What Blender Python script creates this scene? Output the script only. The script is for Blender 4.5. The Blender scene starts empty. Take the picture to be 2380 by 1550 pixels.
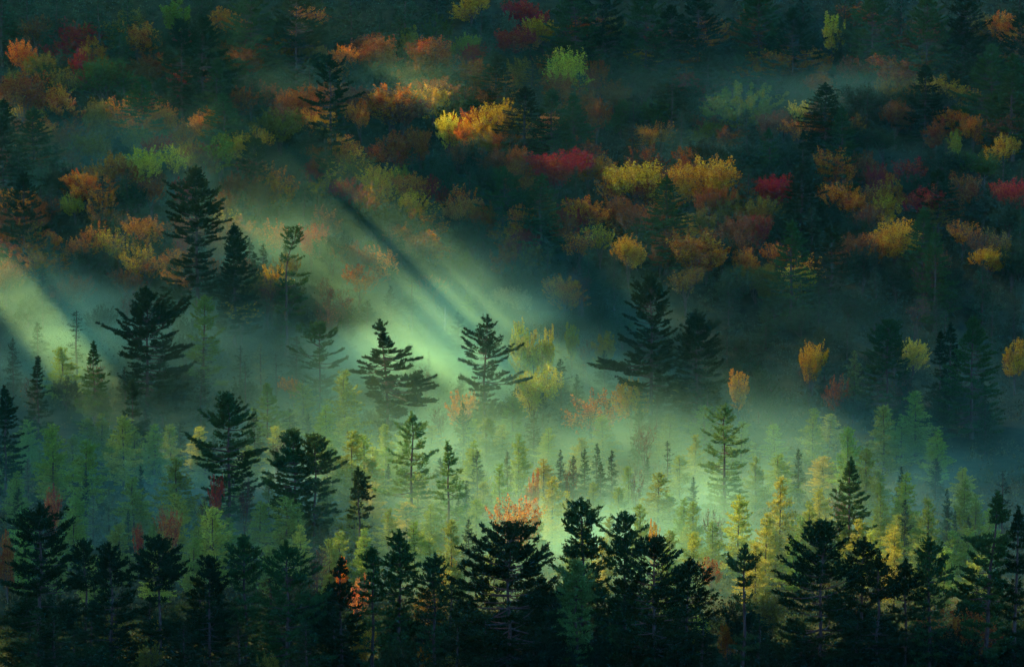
import bpy, math, random
import numpy as np
from mathutils import Vector

# ------------------------------------------------------------------ camera, sky, sun, exposure
SC = bpy.context.scene
CAM_Z, PITCH, HFOV = 90.0, math.radians(-5.0), math.radians(20.0)
FPX = 1190.0 / math.tan(HFOV / 2)                 # focal length in units of a 2380 wide picture
cam_data = bpy.data.cameras.new("camera")
cam_data.sensor_width = 36.0
cam_data.lens = 18.0 / math.tan(HFOV / 2)
cam_data.clip_start, cam_data.clip_end = 1.0, 6000.0
cam = bpy.data.objects.new("camera", cam_data)
SC.collection.objects.link(cam)
cam.location = (0, 0, CAM_Z)
cam.rotation_euler = (math.radians(90) + PITCH, 0, 0)
SC.camera = cam

SUN_D = Vector((0.66, -0.42, -0.62)).normalized()  # direction the light travels: down, to the right, towards us
sun_el = math.asin(-SUN_D.z)
world = bpy.data.worlds.new("World")
SC.world = world
world.use_nodes = True
wn = world.node_tree
wn.nodes.clear()
w_out = wn.nodes.new("ShaderNodeOutputWorld")
w_bg = wn.nodes.new("ShaderNodeBackground")
w_sky = wn.nodes.new("ShaderNodeTexSky")
w_sky.sky_type = 'NISHITA'
w_sky.sun_disc = False
w_sky.sun_elevation = sun_el
w_sky.sun_rotation = math.atan2(-SUN_D.x, -SUN_D.y)
w_sky.ozone_density = 10.0
w_sky.dust_density = 0.0
w_bg.inputs["Strength"].default_value = 0.115
wn.links.new(w_sky.outputs[0], w_bg.inputs[0])
wn.links.new(w_bg.outputs[0], w_out.inputs[0])

sl = bpy.data.lights.new("sun", 'SUN')
sl.energy, sl.angle, sl.color = 5.0, math.radians(0.5), (1.0, 0.54, 0.22)
so = bpy.data.objects.new("sun", sl)
SC.collection.objects.link(so)
so.rotation_euler = SUN_D.to_track_quat('-Z', 'Y').to_euler()
so.location = (-300, 250, 500)

SC.view_settings.view_transform = 'Standard'
SC.view_settings.look = 'None'
SC.view_settings.exposure = 2.35
SC.view_settings.gamma = 1.0
SC.view_settings.use_curve_mapping = False
cy = SC.cycles
cy.max_bounces, cy.diffuse_bounces, cy.glossy_bounces = 4, 2, 1
cy.transmission_bounces, cy.volume_bounces, cy.transparent_max_bounces = 3, 1, 4
cy.use_denoising = True
cy.use_adaptive_sampling = True
cy.adaptive_threshold = 0.03
cy.volume_step_rate = 0.7
cy.volume_max_steps = 96
cy.sample_clamp_indirect = 4.0

# ------------------------------------------------------------------ terrain
def ground(x, y):
    x = np.asarray(x, float); y = np.asarray(y, float)
    t = y - (700 + 10 * np.sin(x / 47.0 + 1.0))
    up = 0.25 * (np.sqrt(t * t + 26.0 ** 2) + t)
    up = np.where(up > 140, 140 + 30 * np.tanh((up - 140) / 30), up)
    n = 395 - y
    near = 0.1075 * (np.sqrt(n * n + 20.0 ** 2) + n)
    z = up + near
    z = z + 1.6 * np.sin(x / 23 + y / 31) * np.clip((y - 690) / 60, 0, 1) + 1.2 * np.sin(x / 13 - y / 17) * np.clip((y - 700) / 60, 0, 1)
    return z

def tan_v(V):
    return math.tan(PITCH + math.atan((775.0 - V) / FPX))

def spot(U, V, h):
    """Where a tree of height h stands whose top is seen at U, V of the photograph."""
    lo, hi, t = 380.0, 1100.0, tan_v(V)
    x = lambda D: (U - 1190.0) / FPX * D
    f = lambda D: CAM_Z + D * t - float(ground(x(D), D)) - h
    for _ in range(50):
        m = 0.5 * (lo + hi)
        if f(m) > 0: lo = m
        else: hi = m
    D = 0.5 * (lo + hi)
    return x(D), D, float(ground(x(D), D))

# ------------------------------------------------------------------ materials
def new_mat(name):
    m = bpy.data.materials.new(name)
    m.use_nodes = True
    m.node_tree.nodes.clear()
    return m, m.node_tree.nodes, m.node_tree.links

def leaf_material(name, hue_spread, val_lo, val_hi, translucency, patch, speck=0.0):
    """Foliage: the tree's own colour, varied leaf by leaf and in patches through the crown, thin enough to let light through."""
    m, N, L = new_mat(name)
    out = N.new("ShaderNodeOutputMaterial")
    info = N.new("ShaderNodeObjectInfo")
    geo = N.new("ShaderNodeNewGeometry")
    tc = N.new("ShaderNodeTexCoord")
    noise = N.new("ShaderNodeTexNoise"); noise.inputs["Scale"].default_value = patch
    noise.inputs["Detail"].default_value = 1.0
    L.new(tc.outputs["Object"], noise.inputs["Vector"])
    add = N.new("ShaderNodeMath"); add.operation = 'ADD'
    L.new(noise.outputs[0], add.inputs[0])
    mul = N.new("ShaderNodeMath"); mul.operation = 'MULTIPLY'; mul.inputs[1].default_value = 0.5
    L.new(geo.outputs["Random Per Island"], mul.inputs[0]); L.new(mul.outputs[0], add.inputs[1])
    hm = N.new("ShaderNodeMapRange")
    hm.inputs[1].default_value, hm.inputs[2].default_value = 0.3, 1.2
    hm.inputs[3].default_value, hm.inputs[4].default_value = 0.5 - hue_spread, 0.5 + hue_spread
    L.new(add.outputs[0], hm.inputs[0])
    vm = N.new("ShaderNodeMapRange"); vm.inputs[3].default_value, vm.inputs[4].default_value = val_lo, val_hi
    L.new(geo.outputs["Random Per Island"], vm.inputs[0])
    hsv = N.new("ShaderNodeHueSaturation")
    L.new(info.outputs["Color"], hsv.inputs["Color"])
    L.new(hm.outputs[0], hsv.inputs["Hue"]); L.new(vm.outputs[0], hsv.inputs["Value"])
    d = N.new("ShaderNodeBsdfDiffuse"); t = N.new("ShaderNodeBsdfTranslucent")
    mix = N.new("ShaderNodeMixShader"); mix.inputs[0].default_value = translucency
    L.new(hsv.outputs[0], d.inputs[0]); L.new(hsv.outputs[0], t.inputs[0])
    L.new(d.outputs[0], mix.inputs[1]); L.new(t.outputs[0], mix.inputs[2])
    L.new(mix.outputs[0], out.inputs["Surface"])
    return m

def bark_material(name, c1, c2):
    m, N, L = new_mat(name)
    out = N.new("ShaderNodeOutputMaterial")
    tc = N.new("ShaderNodeTexCoord")
    mp = N.new("ShaderNodeMapping"); mp.inputs["Scale"].default_value = (6, 6, 1.2)
    noise = N.new("ShaderNodeTexNoise"); noise.inputs["Scale"].default_value = 1.5
    ramp = N.new("ShaderNodeValToRGB")
    ramp.color_ramp.elements[0].position, ramp.color_ramp.elements[1].position = 0.35, 0.7
    ramp.color_ramp.elements[0].color, ramp.color_ramp.elements[1].color = (*c1, 1), (*c2, 1)
    b = N.new("ShaderNodeBsdfDiffuse")
    L.new(tc.outputs["Object"], mp.inputs[0]); L.new(mp.outputs[0], noise.inputs["Vector"])
    L.new(noise.outputs[0], ramp.inputs[0]); L.new(ramp.outputs[0], b.inputs[0])
    L.new(b.outputs[0], out.inputs["Surface"])
    return m

M_NEEDLE = leaf_material("pine_needles", 0.03, 0.55, 1.5, 0.35, 0.25)
M_LARCH = leaf_material("larch_needles", 0.025, 0.6, 1.35, 0.45, 0.3)
M_LEAF = leaf_material("autumn_leaves", 0.06, 0.45, 1.45, 0.45, 0.3)
M_UNDER = leaf_material("undergrowth_leaves", 0.08, 0.4, 1.5, 0.35, 0.06)
M_BARK = bark_material("dark_bark", (0.035, 0.03, 0.028), (0.09, 0.075, 0.06))
M_BIRCH = bark_material("pale_bark", (0.14, 0.15, 0.15), (0.34, 0.35, 0.35))

def floor_material():
    m, N, L = new_mat("forest_floor")
    out = N.new("ShaderNodeOutputMaterial")
    geo = N.new("ShaderNodeNewGeometry")
    n1 = N.new("ShaderNodeTexNoise"); n1.inputs["Scale"].default_value = 0.35; n1.inputs["Detail"].default_value = 6
    ramp = N.new("ShaderNodeValToRGB"); e = ramp.color_ramp.elements
    e[0].position, e[0].color = 0.3, (0.008, 0.016, 0.011, 1)
    e[1].position, e[1].color = 0.75, (0.032, 0.04, 0.02, 1)
    k = e.new(0.52); k.color = (0.018, 0.03, 0.014, 1)
    b = N.new("ShaderNodeBsdfDiffuse")
    bump = N.new("ShaderNodeBump"); bump.inputs["Strength"].default_value = 0.8; bump.inputs["Distance"].default_value = 0.6
    L.new(geo.outputs["Position"], n1.inputs["Vector"]); L.new(n1.outputs[0], ramp.inputs[0])
    L.new(n1.outputs[0], bump.inputs["Height"]); L.new(bump.outputs[0], b.inputs["Normal"])
    L.new(ramp.outputs[0], b.inputs[0]); L.new(b.outputs[0], out.inputs["Surface"])
    return m
M_FLOOR = floor_material()

# ------------------------------------------------------------------ mesh helpers
def mesh_from(name, V, F, mat, smooth=False):
    """One mesh from an (n, 3) array of points and a list of (m, k) index arrays."""
    me = bpy.data.meshes.new(name)
    V = np.ascontiguousarray(V, np.float32)
    me.vertices.add(len(V)); me.vertices.foreach_set("co", V.ravel())
    nl = sum(f.size for f in F); nf = sum(len(f) for f in F)
    me.loops.add(nl); me.polygons.add(nf)
    me.loops.foreach_set("vertex_index", np.concatenate([f.ravel() for f in F]).astype(np.int32))
    tot = np.concatenate([np.full(len(f), f.shape[1]) for f in F])
    me.polygons.foreach_set("loop_start", (np.cumsum(tot) - tot).astype(np.int32))
    if smooth: me.polygons.foreach_set("use_smooth", np.ones(nf, bool))
    me.materials.append(mat)
    me.update(calc_edges=True)
    return me

def tubes(P, R, k):
    """Tubes along many polylines at once. P: (n, s, 3), R: (n, s). Returns points and quads."""
    n, s, _ = P.shape
    T = np.gradient(P, axis=1)
    T /= np.linalg.norm(T, axis=2, keepdims=True) + 1e-9
    ref = np.where(np.abs(T[..., 2:3]) > 0.9, np.array([1.0, 0, 0]), np.array([0, 0, 1.0]))
    A = np.cross(T, ref); A /= np.linalg.norm(A, axis=2, keepdims=True) + 1e-9
    B = np.cross(T, A)
    ang = np.arange(k) * 2 * np.pi / k
    ring = (np.cos(ang)[:, None] * A[:, :, None, :] + np.sin(ang)[:, None] * B[:, :, None, :]) * R[:, :, None, None]
    V = (P[:, :, None, :] + ring).reshape(-1, 3)
    idx = np.arange(n * s * k).reshape(n, s, k)
    a = idx[:, :-1]; b = idx[:, 1:]
    F = np.stack([a, np.roll(a, -1, 2), np.roll(b, -1, 2), b], -1).reshape(-1, 4)
    return V, F

def joined(parts):
    V, F, o = [], [], 0
    for v, f in parts:
        V.append(v); F.append(f + o); o += len(v)
    return np.concatenate(V), [np.concatenate(F)]

def unit(a):
    return a / (np.linalg.norm(a, axis=-1, keepdims=True) + 1e-9)

def blades(P, D, length, width, rng):
    """A pointed leaf at each P along D."""
    n = len(P)
    side = unit(np.cross(D, rng.normal(size=(n, 3)))) * width[:, None]
    tip = P + D * length[:, None]
    mid = P + D * (length * rng.uniform(0.4, 0.6, n))[:, None]
    V = np.stack([P, mid + side, tip, mid - side], 1).reshape(-1, 3)
    return V, [np.arange(4 * n).reshape(n, 4)]

# ------------------------------------------------------------------ conifers
def make_pine(seed, H, prof, base=0.2, lean=((0, 0), (1, 0)), dens=1.0, step=0.85, gap=0.14, pad=0.3, droop=0.0, blade=0.42, lift=1.0, head=1.0):
    """A white pine: whorls of long level limbs that carry flat plumes of needles. prof: (height share, reach to -x, reach to +x) in metres."""
    rng = np.random.default_rng(seed)
    pt, pl, pr = np.array(prof, float).T
    lt, lx = np.array(lean, float).T
    wob = rng.uniform(-0.25, 0.25, (7, 2)); wob[0] = 0
    def spine(t):
        t = np.asarray(t, float)
        w = np.stack([np.interp(t, np.linspace(0, 1, 7), wob[:, i]) for i in range(2)], -1)
        return np.stack([np.interp(t, lt, lx) + w[..., 0], w[..., 1], t * H], -1)
    # limbs
    az, t0, ln = [], [], []
    z, a0 = base * H, rng.uniform(0, 6.28)
    while z < H * 0.975:
        t = z / H
        k = rng.integers(4, 7)
        if rng.random() > gap or t > 0.85:
            whorl = rng.uniform(0.75, 1.12)
            for i in range(k):
                a = a0 + i * 2 * np.pi / k + rng.uniform(-0.35, 0.35)
                c = math.cos(a)
                l_, r_ = np.interp(t, pt, pl), np.interp(t, pt, pr)
                reach = (r_ if c > 0 else l_) * abs(c) + 0.5 * (l_ + r_) * (1 - abs(c))
                az.append(a); t0.append(t + rng.uniform(-0.006, 0.006)); ln.append(max(0.3, 1.2 * reach * whorl * rng.uniform(0.66, 1.1) - 0.5))
            a0 += 0.9
        z += step * rng.uniform(0.75, 1.3) * (1.0 if t < 0.7 else 0.7)
    az, t0, ln = map(np.array, (az, t0, ln)); n = len(az)
    el = np.interp(t0, [0, 0.35, 0.6, 0.8, 0.92, 1.0], np.radians([-10, -2, 6, 18, 30, 52])) * lift + rng.normal(0, 0.09, n) - droop
    curl = rng.uniform(0.02, 0.22, n)
    room = H * 1.0 - t0 * H + 0.15
    ln = np.minimum(ln, np.maximum(0.5, room / np.maximum(np.sin(np.maximum(el, 0)) + curl, 0.06)))
    bend = rng.normal(0, 0.16, n)
    org = spine(t0)
    def along(i, s):
        a = az[i] + bend[i] * s
        r = ln[i] * s
        return org[i] + np.stack([np.cos(a) * r * np.cos(el[i]), np.sin(a) * r * np.cos(el[i]), ln[i] * (np.sin(el[i]) * s + curl[i] * s * s - 0.06 * np.sin(s * 3.1))], -1)
    I = np.arange(n)
    S = np.linspace(0, 0.96, 6)
    LP = np.stack([along(I, np.full(n, s)) for s in S], 1)
    LR = (0.012 * ln + 0.018)[:, None] * np.linspace(1, 0.25, 6)[None]
    ts = np.linspace(0, 0.99, 14)
    TP = spine(ts)[None]
    TR = (H * 0.0125 * (1 - ts) ** 0.8 + 0.03 + 0.3 * H / 28 * np.exp(-ts * 40))[None]
    wood = joined([tubes(TP, TR, 8), tubes(LP, LR, 4)])
    # twigs: alternate sides, shorter to the tip
    nt = np.maximum(5, (6 + ln * 3.2)).astype(int)
    ti = np.repeat(I, nt); m = len(ti)
    s0 = np.interp(ln, [1, 6], [0.12, 0.38])[ti]
    ts_ = s0 + (1 - s0) * rng.random(m) ** 0.75
    side = np.where(rng.random(m) < 0.5, 1.0, -1.0)
    tl = (pad * ln[ti] * (1.05 - ts_) ** 0.7 + 0.35) * rng.uniform(0.6, 1.2, m)
    ta = az[ti] + side * rng.uniform(0.35, 1.15, m)
    tz = rng.uniform(0.0, 0.45, m) + 0.25 * t0[ti] ** 3
    td = unit(np.stack([np.cos(ta), np.sin(ta), tz], -1))
    tp = along(ti, ts_)
    # needle plumes along the twigs
    nb = np.maximum(4, (tl * 17 * dens)).astype(int)
    bi = np.repeat(np.arange(m), nb); q = len(bi)
    u = rng.random(q) ** 0.8
    P = tp[bi] + td[bi] * (tl[bi] * u)[:, None] + rng.normal(0, 0.07, (q, 3))
    D = unit(td[bi] * 0.9 + np.array([0, 0, 0.55]) + rng.normal(0, 0.5, (q, 3)))
    L = blade * rng.uniform(0.6, 1.25, q)
    # the leader's own upright shoots
    hn = int(260 * dens * head)
    hp = spine(rng.uniform(0.93, 1.012, hn)) + rng.normal(0, 0.1, (hn, 3))
    hd = unit(np.stack([rng.normal(0, 0.6, hn), rng.normal(0, 0.6, hn), rng.uniform(0.2, 1.2, hn)], -1))
    P = np.concatenate([P, hp]); D = np.concatenate([D, hd]); L = np.concatenate([L, blade * rng.uniform(0.6, 1.2, hn)])
    crown = blades(P, D, L, L * rng.uniform(0.13, 0.22, len(L)), rng)
    return mesh_from("pine_trunk", *wood, M_BARK, True), mesh_from("pine_crown", *crown, M_NEEDLE)

def make_spire(seed, H, W, power=0.8, base=0.1, step=0.36, droop=0.15, dens=1.0, blade=0.3, rough=0.35, mat=None, tuft=0.0, bare=0.0):
    """A narrow conifer (spruce, larch): many short limbs with needles all along them."""
    rng = np.random.default_rng(seed)
    z, az, t0, ln = base * H, [], [], []
    while z < H * 0.985:
        t = z / H
        k = rng.integers(4, 7)
        lump = rng.uniform(1 - rough, 1 + rough * 0.5)
        for i in range(k):
            if rng.random() < bare: continue
            az.append(rng.uniform(0, 6.283)); t0.append(t + rng.uniform(-0.01, 0.01))
            body = min(1.0, (t - base * 0.5) / (0.16)) if t < base + 0.16 else 1.0
            ln.append(max(0.16, 1.25 * W / 2 * (1 - t) ** power * body * lump * rng.uniform(0.55, 1.12)))
        z += step * rng.uniform(0.7, 1.3)
    az, t0, ln = map(np.array, (az, t0, ln)); n = len(az); I = np.arange(n)
    el = np.interp(t0, [0, 0.6, 1.0], [-droop, 0.1 - droop * 0.4, 0.7]) + rng.normal(0, 0.12, n)
    curl = rng.uniform(0.0, 0.3, n)
    wob = rng.uniform(-0.12, 0.12, (5, 2)); wob[0] = 0
    def spine(t):
        w = np.stack([np.interp(t, np.linspace(0, 1, 5), wob[:, i]) for i in range(2)], -1)
        return np.stack([w[..., 0], w[..., 1], t * H], -1)
    org = spine(t0)
    def along(i, s):
        r = ln[i] * s
        return org[i] + np.stack([np.cos(az[i]) * r, np.sin(az[i]) * r, ln[i] * (np.tan(el[i]) * s + curl[i] * s * s)], -1)
    ts = np.linspace(0, 0.99, 10)
    LP = np.stack([along(I, np.full(n, s)) for s in (0, 0.5, 0.95)], 1)
    LR = (0.01 * ln + 0.012)[:, None] * np.array([1, 0.7, 0.3])[None]
    wood = joined([tubes(spine(ts)[None], (H * 0.011 * (1 - ts) ** 0.85 + 0.02)[None], 7), tubes(LP, LR, 3)])
    nb = np.maximum(6, ln * 30 * dens).astype(int)
    bi = np.repeat(I, nb); q = len(bi)
    s = 0.08 + 0.94 * rng.random(q) ** 0.7
    spread = ln[bi] * 0.16 * (1.1 - s) + 0.07
    P = along(bi, s) + rng.normal(0, 1, (q, 3)) * spread[:, None] * np.array([1, 1, 0.55])
    out = np.stack([np.cos(az[bi]), np.sin(az[bi]), np.zeros(q)], -1)
    D = unit(out * 0.7 + np.array([0, 0, 0.25 + tuft]) + rng.normal(0, 0.55, (q, 3)))
    L = blade * rng.uniform(0.6, 1.25, q)
    hn = 40
    hp = spine(rng.uniform(0.93, 1.0, hn)); hd = unit(np.stack([rng.normal(0, 0.45, hn), rng.normal(0, 0.45, hn), np.full(hn, 0.9)], -1))
    P = np.concatenate([P, hp]); D = np.concatenate([D, hd]); L = np.concatenate([L, blade * rng.uniform(0.5, 1, hn)])
    crown = blades(P, D, L, L * rng.uniform(0.14, 0.26, len(L)), rng)
    return mesh_from("spire_trunk", *wood, M_BARK, True), mesh_from("spire_crown", *crown, mat or M_NEEDLE)

# ------------------------------------------------------------------ broadleaves
def make_broadleaf(seed, H, W, bottom=0.25, sprays=95, leaves=120, spray_len=1.7, leaf=0.3, top=0.55, stems=1, fan=0.0, bark=None, fill=0.35, limbs=9, bare_twigs=0, lobes=1):
    """A broadleaved tree: a forking trunk, limbs that rise outward, and sprays of leaves that stand out from the crown's edge.
    top: share of the crown's height where it is widest; fan: opens the limbs upward like a vase."""
    rng = np.random.default_rng(seed)
    cz, rz, rx = H * (bottom + (1 - bottom) * top), H * (1 - bottom) * (1 - top), W / 2
    rzl = H * (1 - bottom) * top
    lob = rng.normal(0, 1, (6, 3)); lob = unit(lob); lob[:, 2] = np.abs(lob[:, 2])
    lamp = rng.uniform(0.1, 0.45, 6)
    def shell(d):
        d = unit(d)
        k = 0.68 + (np.clip(d @ lob.T, 0, 1) ** 4 * lamp).sum(-1)
        k = np.minimum(k, 1.2)
        rv = np.where(d[:, 2] > 0, rz, rzl)
        return np.stack([d[:, 0] * rx * k, d[:, 1] * rx * k, d[:, 2] * rv * np.minimum(k, 1.0)], -1)
    d = rng.normal(0, 1, (sprays, 3)); d[:, 2] = d[:, 2] * 0.75 + 0.25
    rad = np.where(rng.random(sprays) < fill, rng.uniform(0.3, 0.8, sprays), rng.uniform(0.74, 1.12, sprays))
    if lobes > 1:                                   # several heads of different size instead of one ball
        ang = rng.uniform(0, 6.28) + np.arange(lobes) * 6.28 / lobes + rng.uniform(-.5, .5, lobes)
        off = np.stack([np.cos(ang) * rx * rng.uniform(.3, .55, lobes), np.sin(ang) * rx * rng.uniform(.3, .55, lobes), rng.uniform(-.75, .35, lobes) * rz], -1)
        off[0] = (rng.uniform(-.2, .2) * rx, 0, .12 * rz)
        size = rng.uniform(.4, .66, lobes); size[0] = .68
        pick = rng.choice(lobes, sprays, p=size ** 2 / (size ** 2).sum())
        tips = shell(d) * (rad * size[pick])[:, None] + off[pick] + np.array([0, 0, cz])
    else:
        tips = shell(d) * rad[:, None] + np.array([0, 0, cz])
    if fan:
        g = np.clip((tips[:, 2] - H * bottom) / (H * (1 - bottom)), 0, 1)
        tips[:, :2] *= (1 - fan * (1 - g))[:, None]
    # limbs
    nl = limbs
    order = rng.choice(sprays, nl, replace=False)
    ends = tips[order] * np.array([0.72, 0.72, 0.94])
    fork = H * bottom * rng.uniform(0.6, 1.15, nl)
    base = np.stack([rng.normal(0, 0.12 if stems == 1 else 0.5, nl), rng.normal(0, 0.12 if stems == 1 else 0.5, nl), fork if stems == 1 else np.zeros(nl)], -1)
    s = np.linspace(0, 1, 7)
    LP = base[:, None] * (1 - s)[None, :, None] + ends[:, None] * s[None, :, None]
    LP[:, :, :2] -= (ends - base)[:, None, :2] * (0.45 * s * (1 - s))[None, :, None]
    LP += rng.normal(0, 0.12, LP.shape) * (s * (1 - s) * 4)[None, :, None]
    LR = H * 0.0075 * np.linspace(1, 0.22, 7)[None] * np.ones((nl, 1))
    parts = [tubes(LP, LR, 5)]
    if stems == 1:
        ts = np.linspace(0, 1, 6)
        TP = np.stack([0.15 * np.sin(ts * 3 + seed), 0.15 * np.cos(ts * 4 + seed) - 0.15, ts * H * (bottom + 0.18)], -1)[None]
        parts.append(tubes(TP, (H * 0.016 * (1 - 0.5 * ts) + 0.12 * np.exp(-ts * 9))[None], 7))
    # branches from the nearest limb point to every tip
    allp = np.concatenate([LP[:, 2:].reshape(-1, 3)])
    dist = np.linalg.norm(tips[:, None] - allp[None], axis=2) + 3.0 * np.clip(allp[None, :, 2] - tips[:, None, 2] + 0.6, 0, None)
    near = allp[dist.argmin(1)]
    s4 = np.linspace(0, 1, 4)
    BP = near[:, None] * (1 - s4)[None, :, None] + tips[:, None] * s4[None, :, None]
    BP[:, :, 2] -= (np.linalg.norm(tips - near, axis=1)[:, None] * (0.25 * s4 * (1 - s4))[None])
    parts.append(tubes(BP, (H * 0.0028 * np.linspace(1, 0.4, 4))[None] * np.ones((sprays, 1)), 3))
    out = unit(tips - np.array([0, 0, cz - rzl * 0.4]))
    dirn = unit(out * 0.8 + np.array([0, 0, 0.75]) + rng.normal(0, 0.25, (sprays, 3)))
    if bare_twigs:
        ti = np.repeat(np.arange(sprays), bare_twigs)
        p0 = BP[ti, 2] + (BP[ti, 3] - BP[ti, 2]) * rng.random((len(ti), 1))
        p2 = p0 + unit(dirn[ti] + rng.normal(0, 0.45, (len(ti), 3))) * rng.uniform(0.7, 1.9, (len(ti), 1))
        parts.append(tubes(np.stack([p0, (p0 + p2) / 2 + rng.normal(0, .06, p0.shape), p2], 1), np.array([[0.022, 0.016, 0.008]]) * np.ones((len(ti), 1)), 3))
    wood = joined(parts)
    cnt = np.maximum(3, (leaves * rng.uniform(0.45, 1.4, sprays))).astype(int)
    bi = np.repeat(np.arange(sprays), cnt); q = len(bi)
    sl_ = spray_len * rng.uniform(0.6, 1.25, sprays)
    u = rng.uniform(-0.75, 1.0, q)
    w = 0.36 * spray_len * np.sqrt(np.clip(1.02 - np.abs(u), 0, 1)) * 0.46
    # side sprigs inside each spray
    sub = rng.integers(0, 7, q)
    off = rng.normal(0, 1, (sprays, 7, 3))[bi, sub]
    P = tips[bi] + dirn[bi] * (sl_[bi] * u)[:, None] * 0.8 + (off * 0.8 + rng.normal(0, 0.45, (q, 3))) * w[:, None]
    D = unit(dirn[bi] * 0.3 + rng.normal(0, 0.8, (q, 3)))
    Ls = leaf * rng.uniform(0.6, 1.3, q)
    crown = blades(P, D, Ls, Ls * rng.uniform(0.3, 0.46, q), rng)
    return mesh_from("broadleaf_trunk", *wood, bark or M_BARK, True), mesh_from("broadleaf_crown", *crown, M_LEAF)

# ------------------------------------------------------------------ the ground
def build_ground():
    xs = np.linspace(-450, 450, 181); ys = np.linspace(-150, 1400, 311)
    X, Y = np.meshgrid(xs, ys)
    Z = ground(X, Y)
    nx, ny = len(xs), len(ys)
    idx = np.arange(nx * ny).reshape(ny, nx)
    F = np.stack([idx[:-1, :-1], idx[:-1, 1:], idx[1:, 1:], idx[1:, :-1]], -1).reshape(-1, 4)
    me = mesh_from("ground", np.stack([X, Y, Z], -1).reshape(-1, 3), [F], M_FLOOR, True)
    o = bpy.data.objects.new("ground", me); SC.collection.objects.link(o)
    o["kind"] = "structure"; o["label"] = "dark forest floor of the valley and the wooded hillside"; o["category"] = "ground"
build_ground()

def build_undergrowth(name, label, n, x0, x1, y0, y1, hmin, hmax, per, size, color, seed):
    rng = np.random.default_rng(seed)
    y = rng.uniform(y0, y1, n); x = rng.uniform(-1, 1, n) * (0.19 * y + 8)
    h = rng.uniform(hmin, hmax, n)
    c = np.stack([x, y, ground(x, y)], -1)
    bi = np.repeat(np.arange(n), per); q = len(bi)
    g = rng.normal(0, 1, (q, 3)) * (h[bi] * 0.42)[:, None]; g[:, 2] = np.abs(g[:, 2]) * 1.25
    P = c[bi] + g
    D = unit(rng.normal(0, 0.7, (q, 3)) + np.array([0, 0, 0.6]))
    L = size * rng.uniform(0.6, 1.4, q)
    V, F = blades(P, D, L, L * rng.uniform(0.15, 0.35, q), rng)
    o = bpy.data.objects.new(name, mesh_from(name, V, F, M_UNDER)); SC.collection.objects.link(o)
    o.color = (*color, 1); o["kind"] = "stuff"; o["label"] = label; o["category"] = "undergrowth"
build_undergrowth("bog_undergrowth", "low brush and reeds covering the misty valley floor", 3600, 0, 0, 480, 720, 0.7, 2.2, 26, 0.55, (0.07, 0.08, 0.03), 1)
build_undergrowth("hillside_undergrowth", "dark brush and saplings between the trees of the hillside", 8000, 0, 0, 700, 985, 1.0, 4.6, 34, 0.6, (0.03, 0.065, 0.03), 2)
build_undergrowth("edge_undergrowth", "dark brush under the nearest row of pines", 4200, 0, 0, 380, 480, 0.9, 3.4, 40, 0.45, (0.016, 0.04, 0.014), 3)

# ------------------------------------------------------------------ trees
COL = {
    'crimson': (0.23, 0.012, 0.02), 'red': (0.27, 0.025, 0.02), 'rust': (0.22, 0.07, 0.018), 'orange': (0.42, 0.155, 0.018),
    'gold': (0.44, 0.28, 0.02), 'yellow': (0.46, 0.46, 0.04), 'lime': (0.16, 0.2, 0.022), 'olive': (0.15, 0.14, 0.022),
    'green': (0.04, 0.085, 0.02), 'pale green': (0.10, 0.17, 0.08), 'dark green': (0.022, 0.055, 0.022), 'brown': (0.14, 0.065, 0.025),
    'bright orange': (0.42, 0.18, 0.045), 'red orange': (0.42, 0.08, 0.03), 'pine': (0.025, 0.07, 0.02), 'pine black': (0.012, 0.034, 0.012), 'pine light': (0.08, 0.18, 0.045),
    'larch': (0.15, 0.27, 0.05), 'larch yellow': (0.27, 0.34, 0.05), 'spruce': (0.022, 0.055, 0.026),
}
PROTO = {}
TREES = []          # every tree: dict(root, U, V, desc, kind, ref, label)

def plant(proto, name, category, U, V, h, W=None, col='pine', rot=None, group=None, desc='', label=None, ref=None, jitter=0.06):
    trunk, crown, ph, pw = proto
    x, y, z = spot(U, V, h)
    root = bpy.data.objects.new(name, None); SC.collection.objects.link(root)
    root.empty_display_size = 0.5
    root.location = (x, y, z - 0.15)
    r = random.Random(int(U * 7 + V * 13))
    root.rotation_euler = (0, 0, r.uniform(0, 6.28) if rot is None else rot)
    sz = h / ph; sx = sz if W is None else W / pw
    root.scale = (sx, sx, sz)
    c = COL[col]; f = [1 + r.uniform(-jitter, jitter) * 2 for _ in range(3)]
    for nm, me in (("trunk", trunk), ("crown", crown)):
        o = bpy.data.objects.new(nm, me); SC.collection.objects.link(o); o.parent = root
        o.color = (c[0] * f[0], c[1] * f[1], c[2] * f[2], 1)
    root["category"] = category
    if group: root["group"] = group
    TREES.append(dict(root=root, U=U, V=V, h=h, y=y, desc=desc, label=label, ref=ref, kind=category))
    return root

def px(U, V, h, w):
    return w * spot(U, V, h)[1] / FPX

# -- pines with a shape of their own: (U, V of the top, height, profile in picture units (share of height, reach left, reach right), options, colour, label, how others refer to it)
def hero(seed, U, V, h, prof, label, ref=None, col='pine', **kw):
    D = spot(U, V, h)[1]; k = D / FPX
    if prof[0][0] > 1:                     # heights given as rows of the picture
        prof = [(1 - (t - V) * k / h, a, b) for t, a, b in reversed(prof)]
    prof = [(t, a * k, b * k) for t, a, b in prof]
    if 'lean' in kw: kw['lean'] = [(t, a * k) for t, a in kw['lean']]
    tr, cr = make_pine(seed, h, prof, **kw)
    plant((tr, cr, h, 1), "pine_tree", "pine", U, V, h, None, col, 0.0, "pines", "pine", label, ref, 0.03)

G = 'the '
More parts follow.
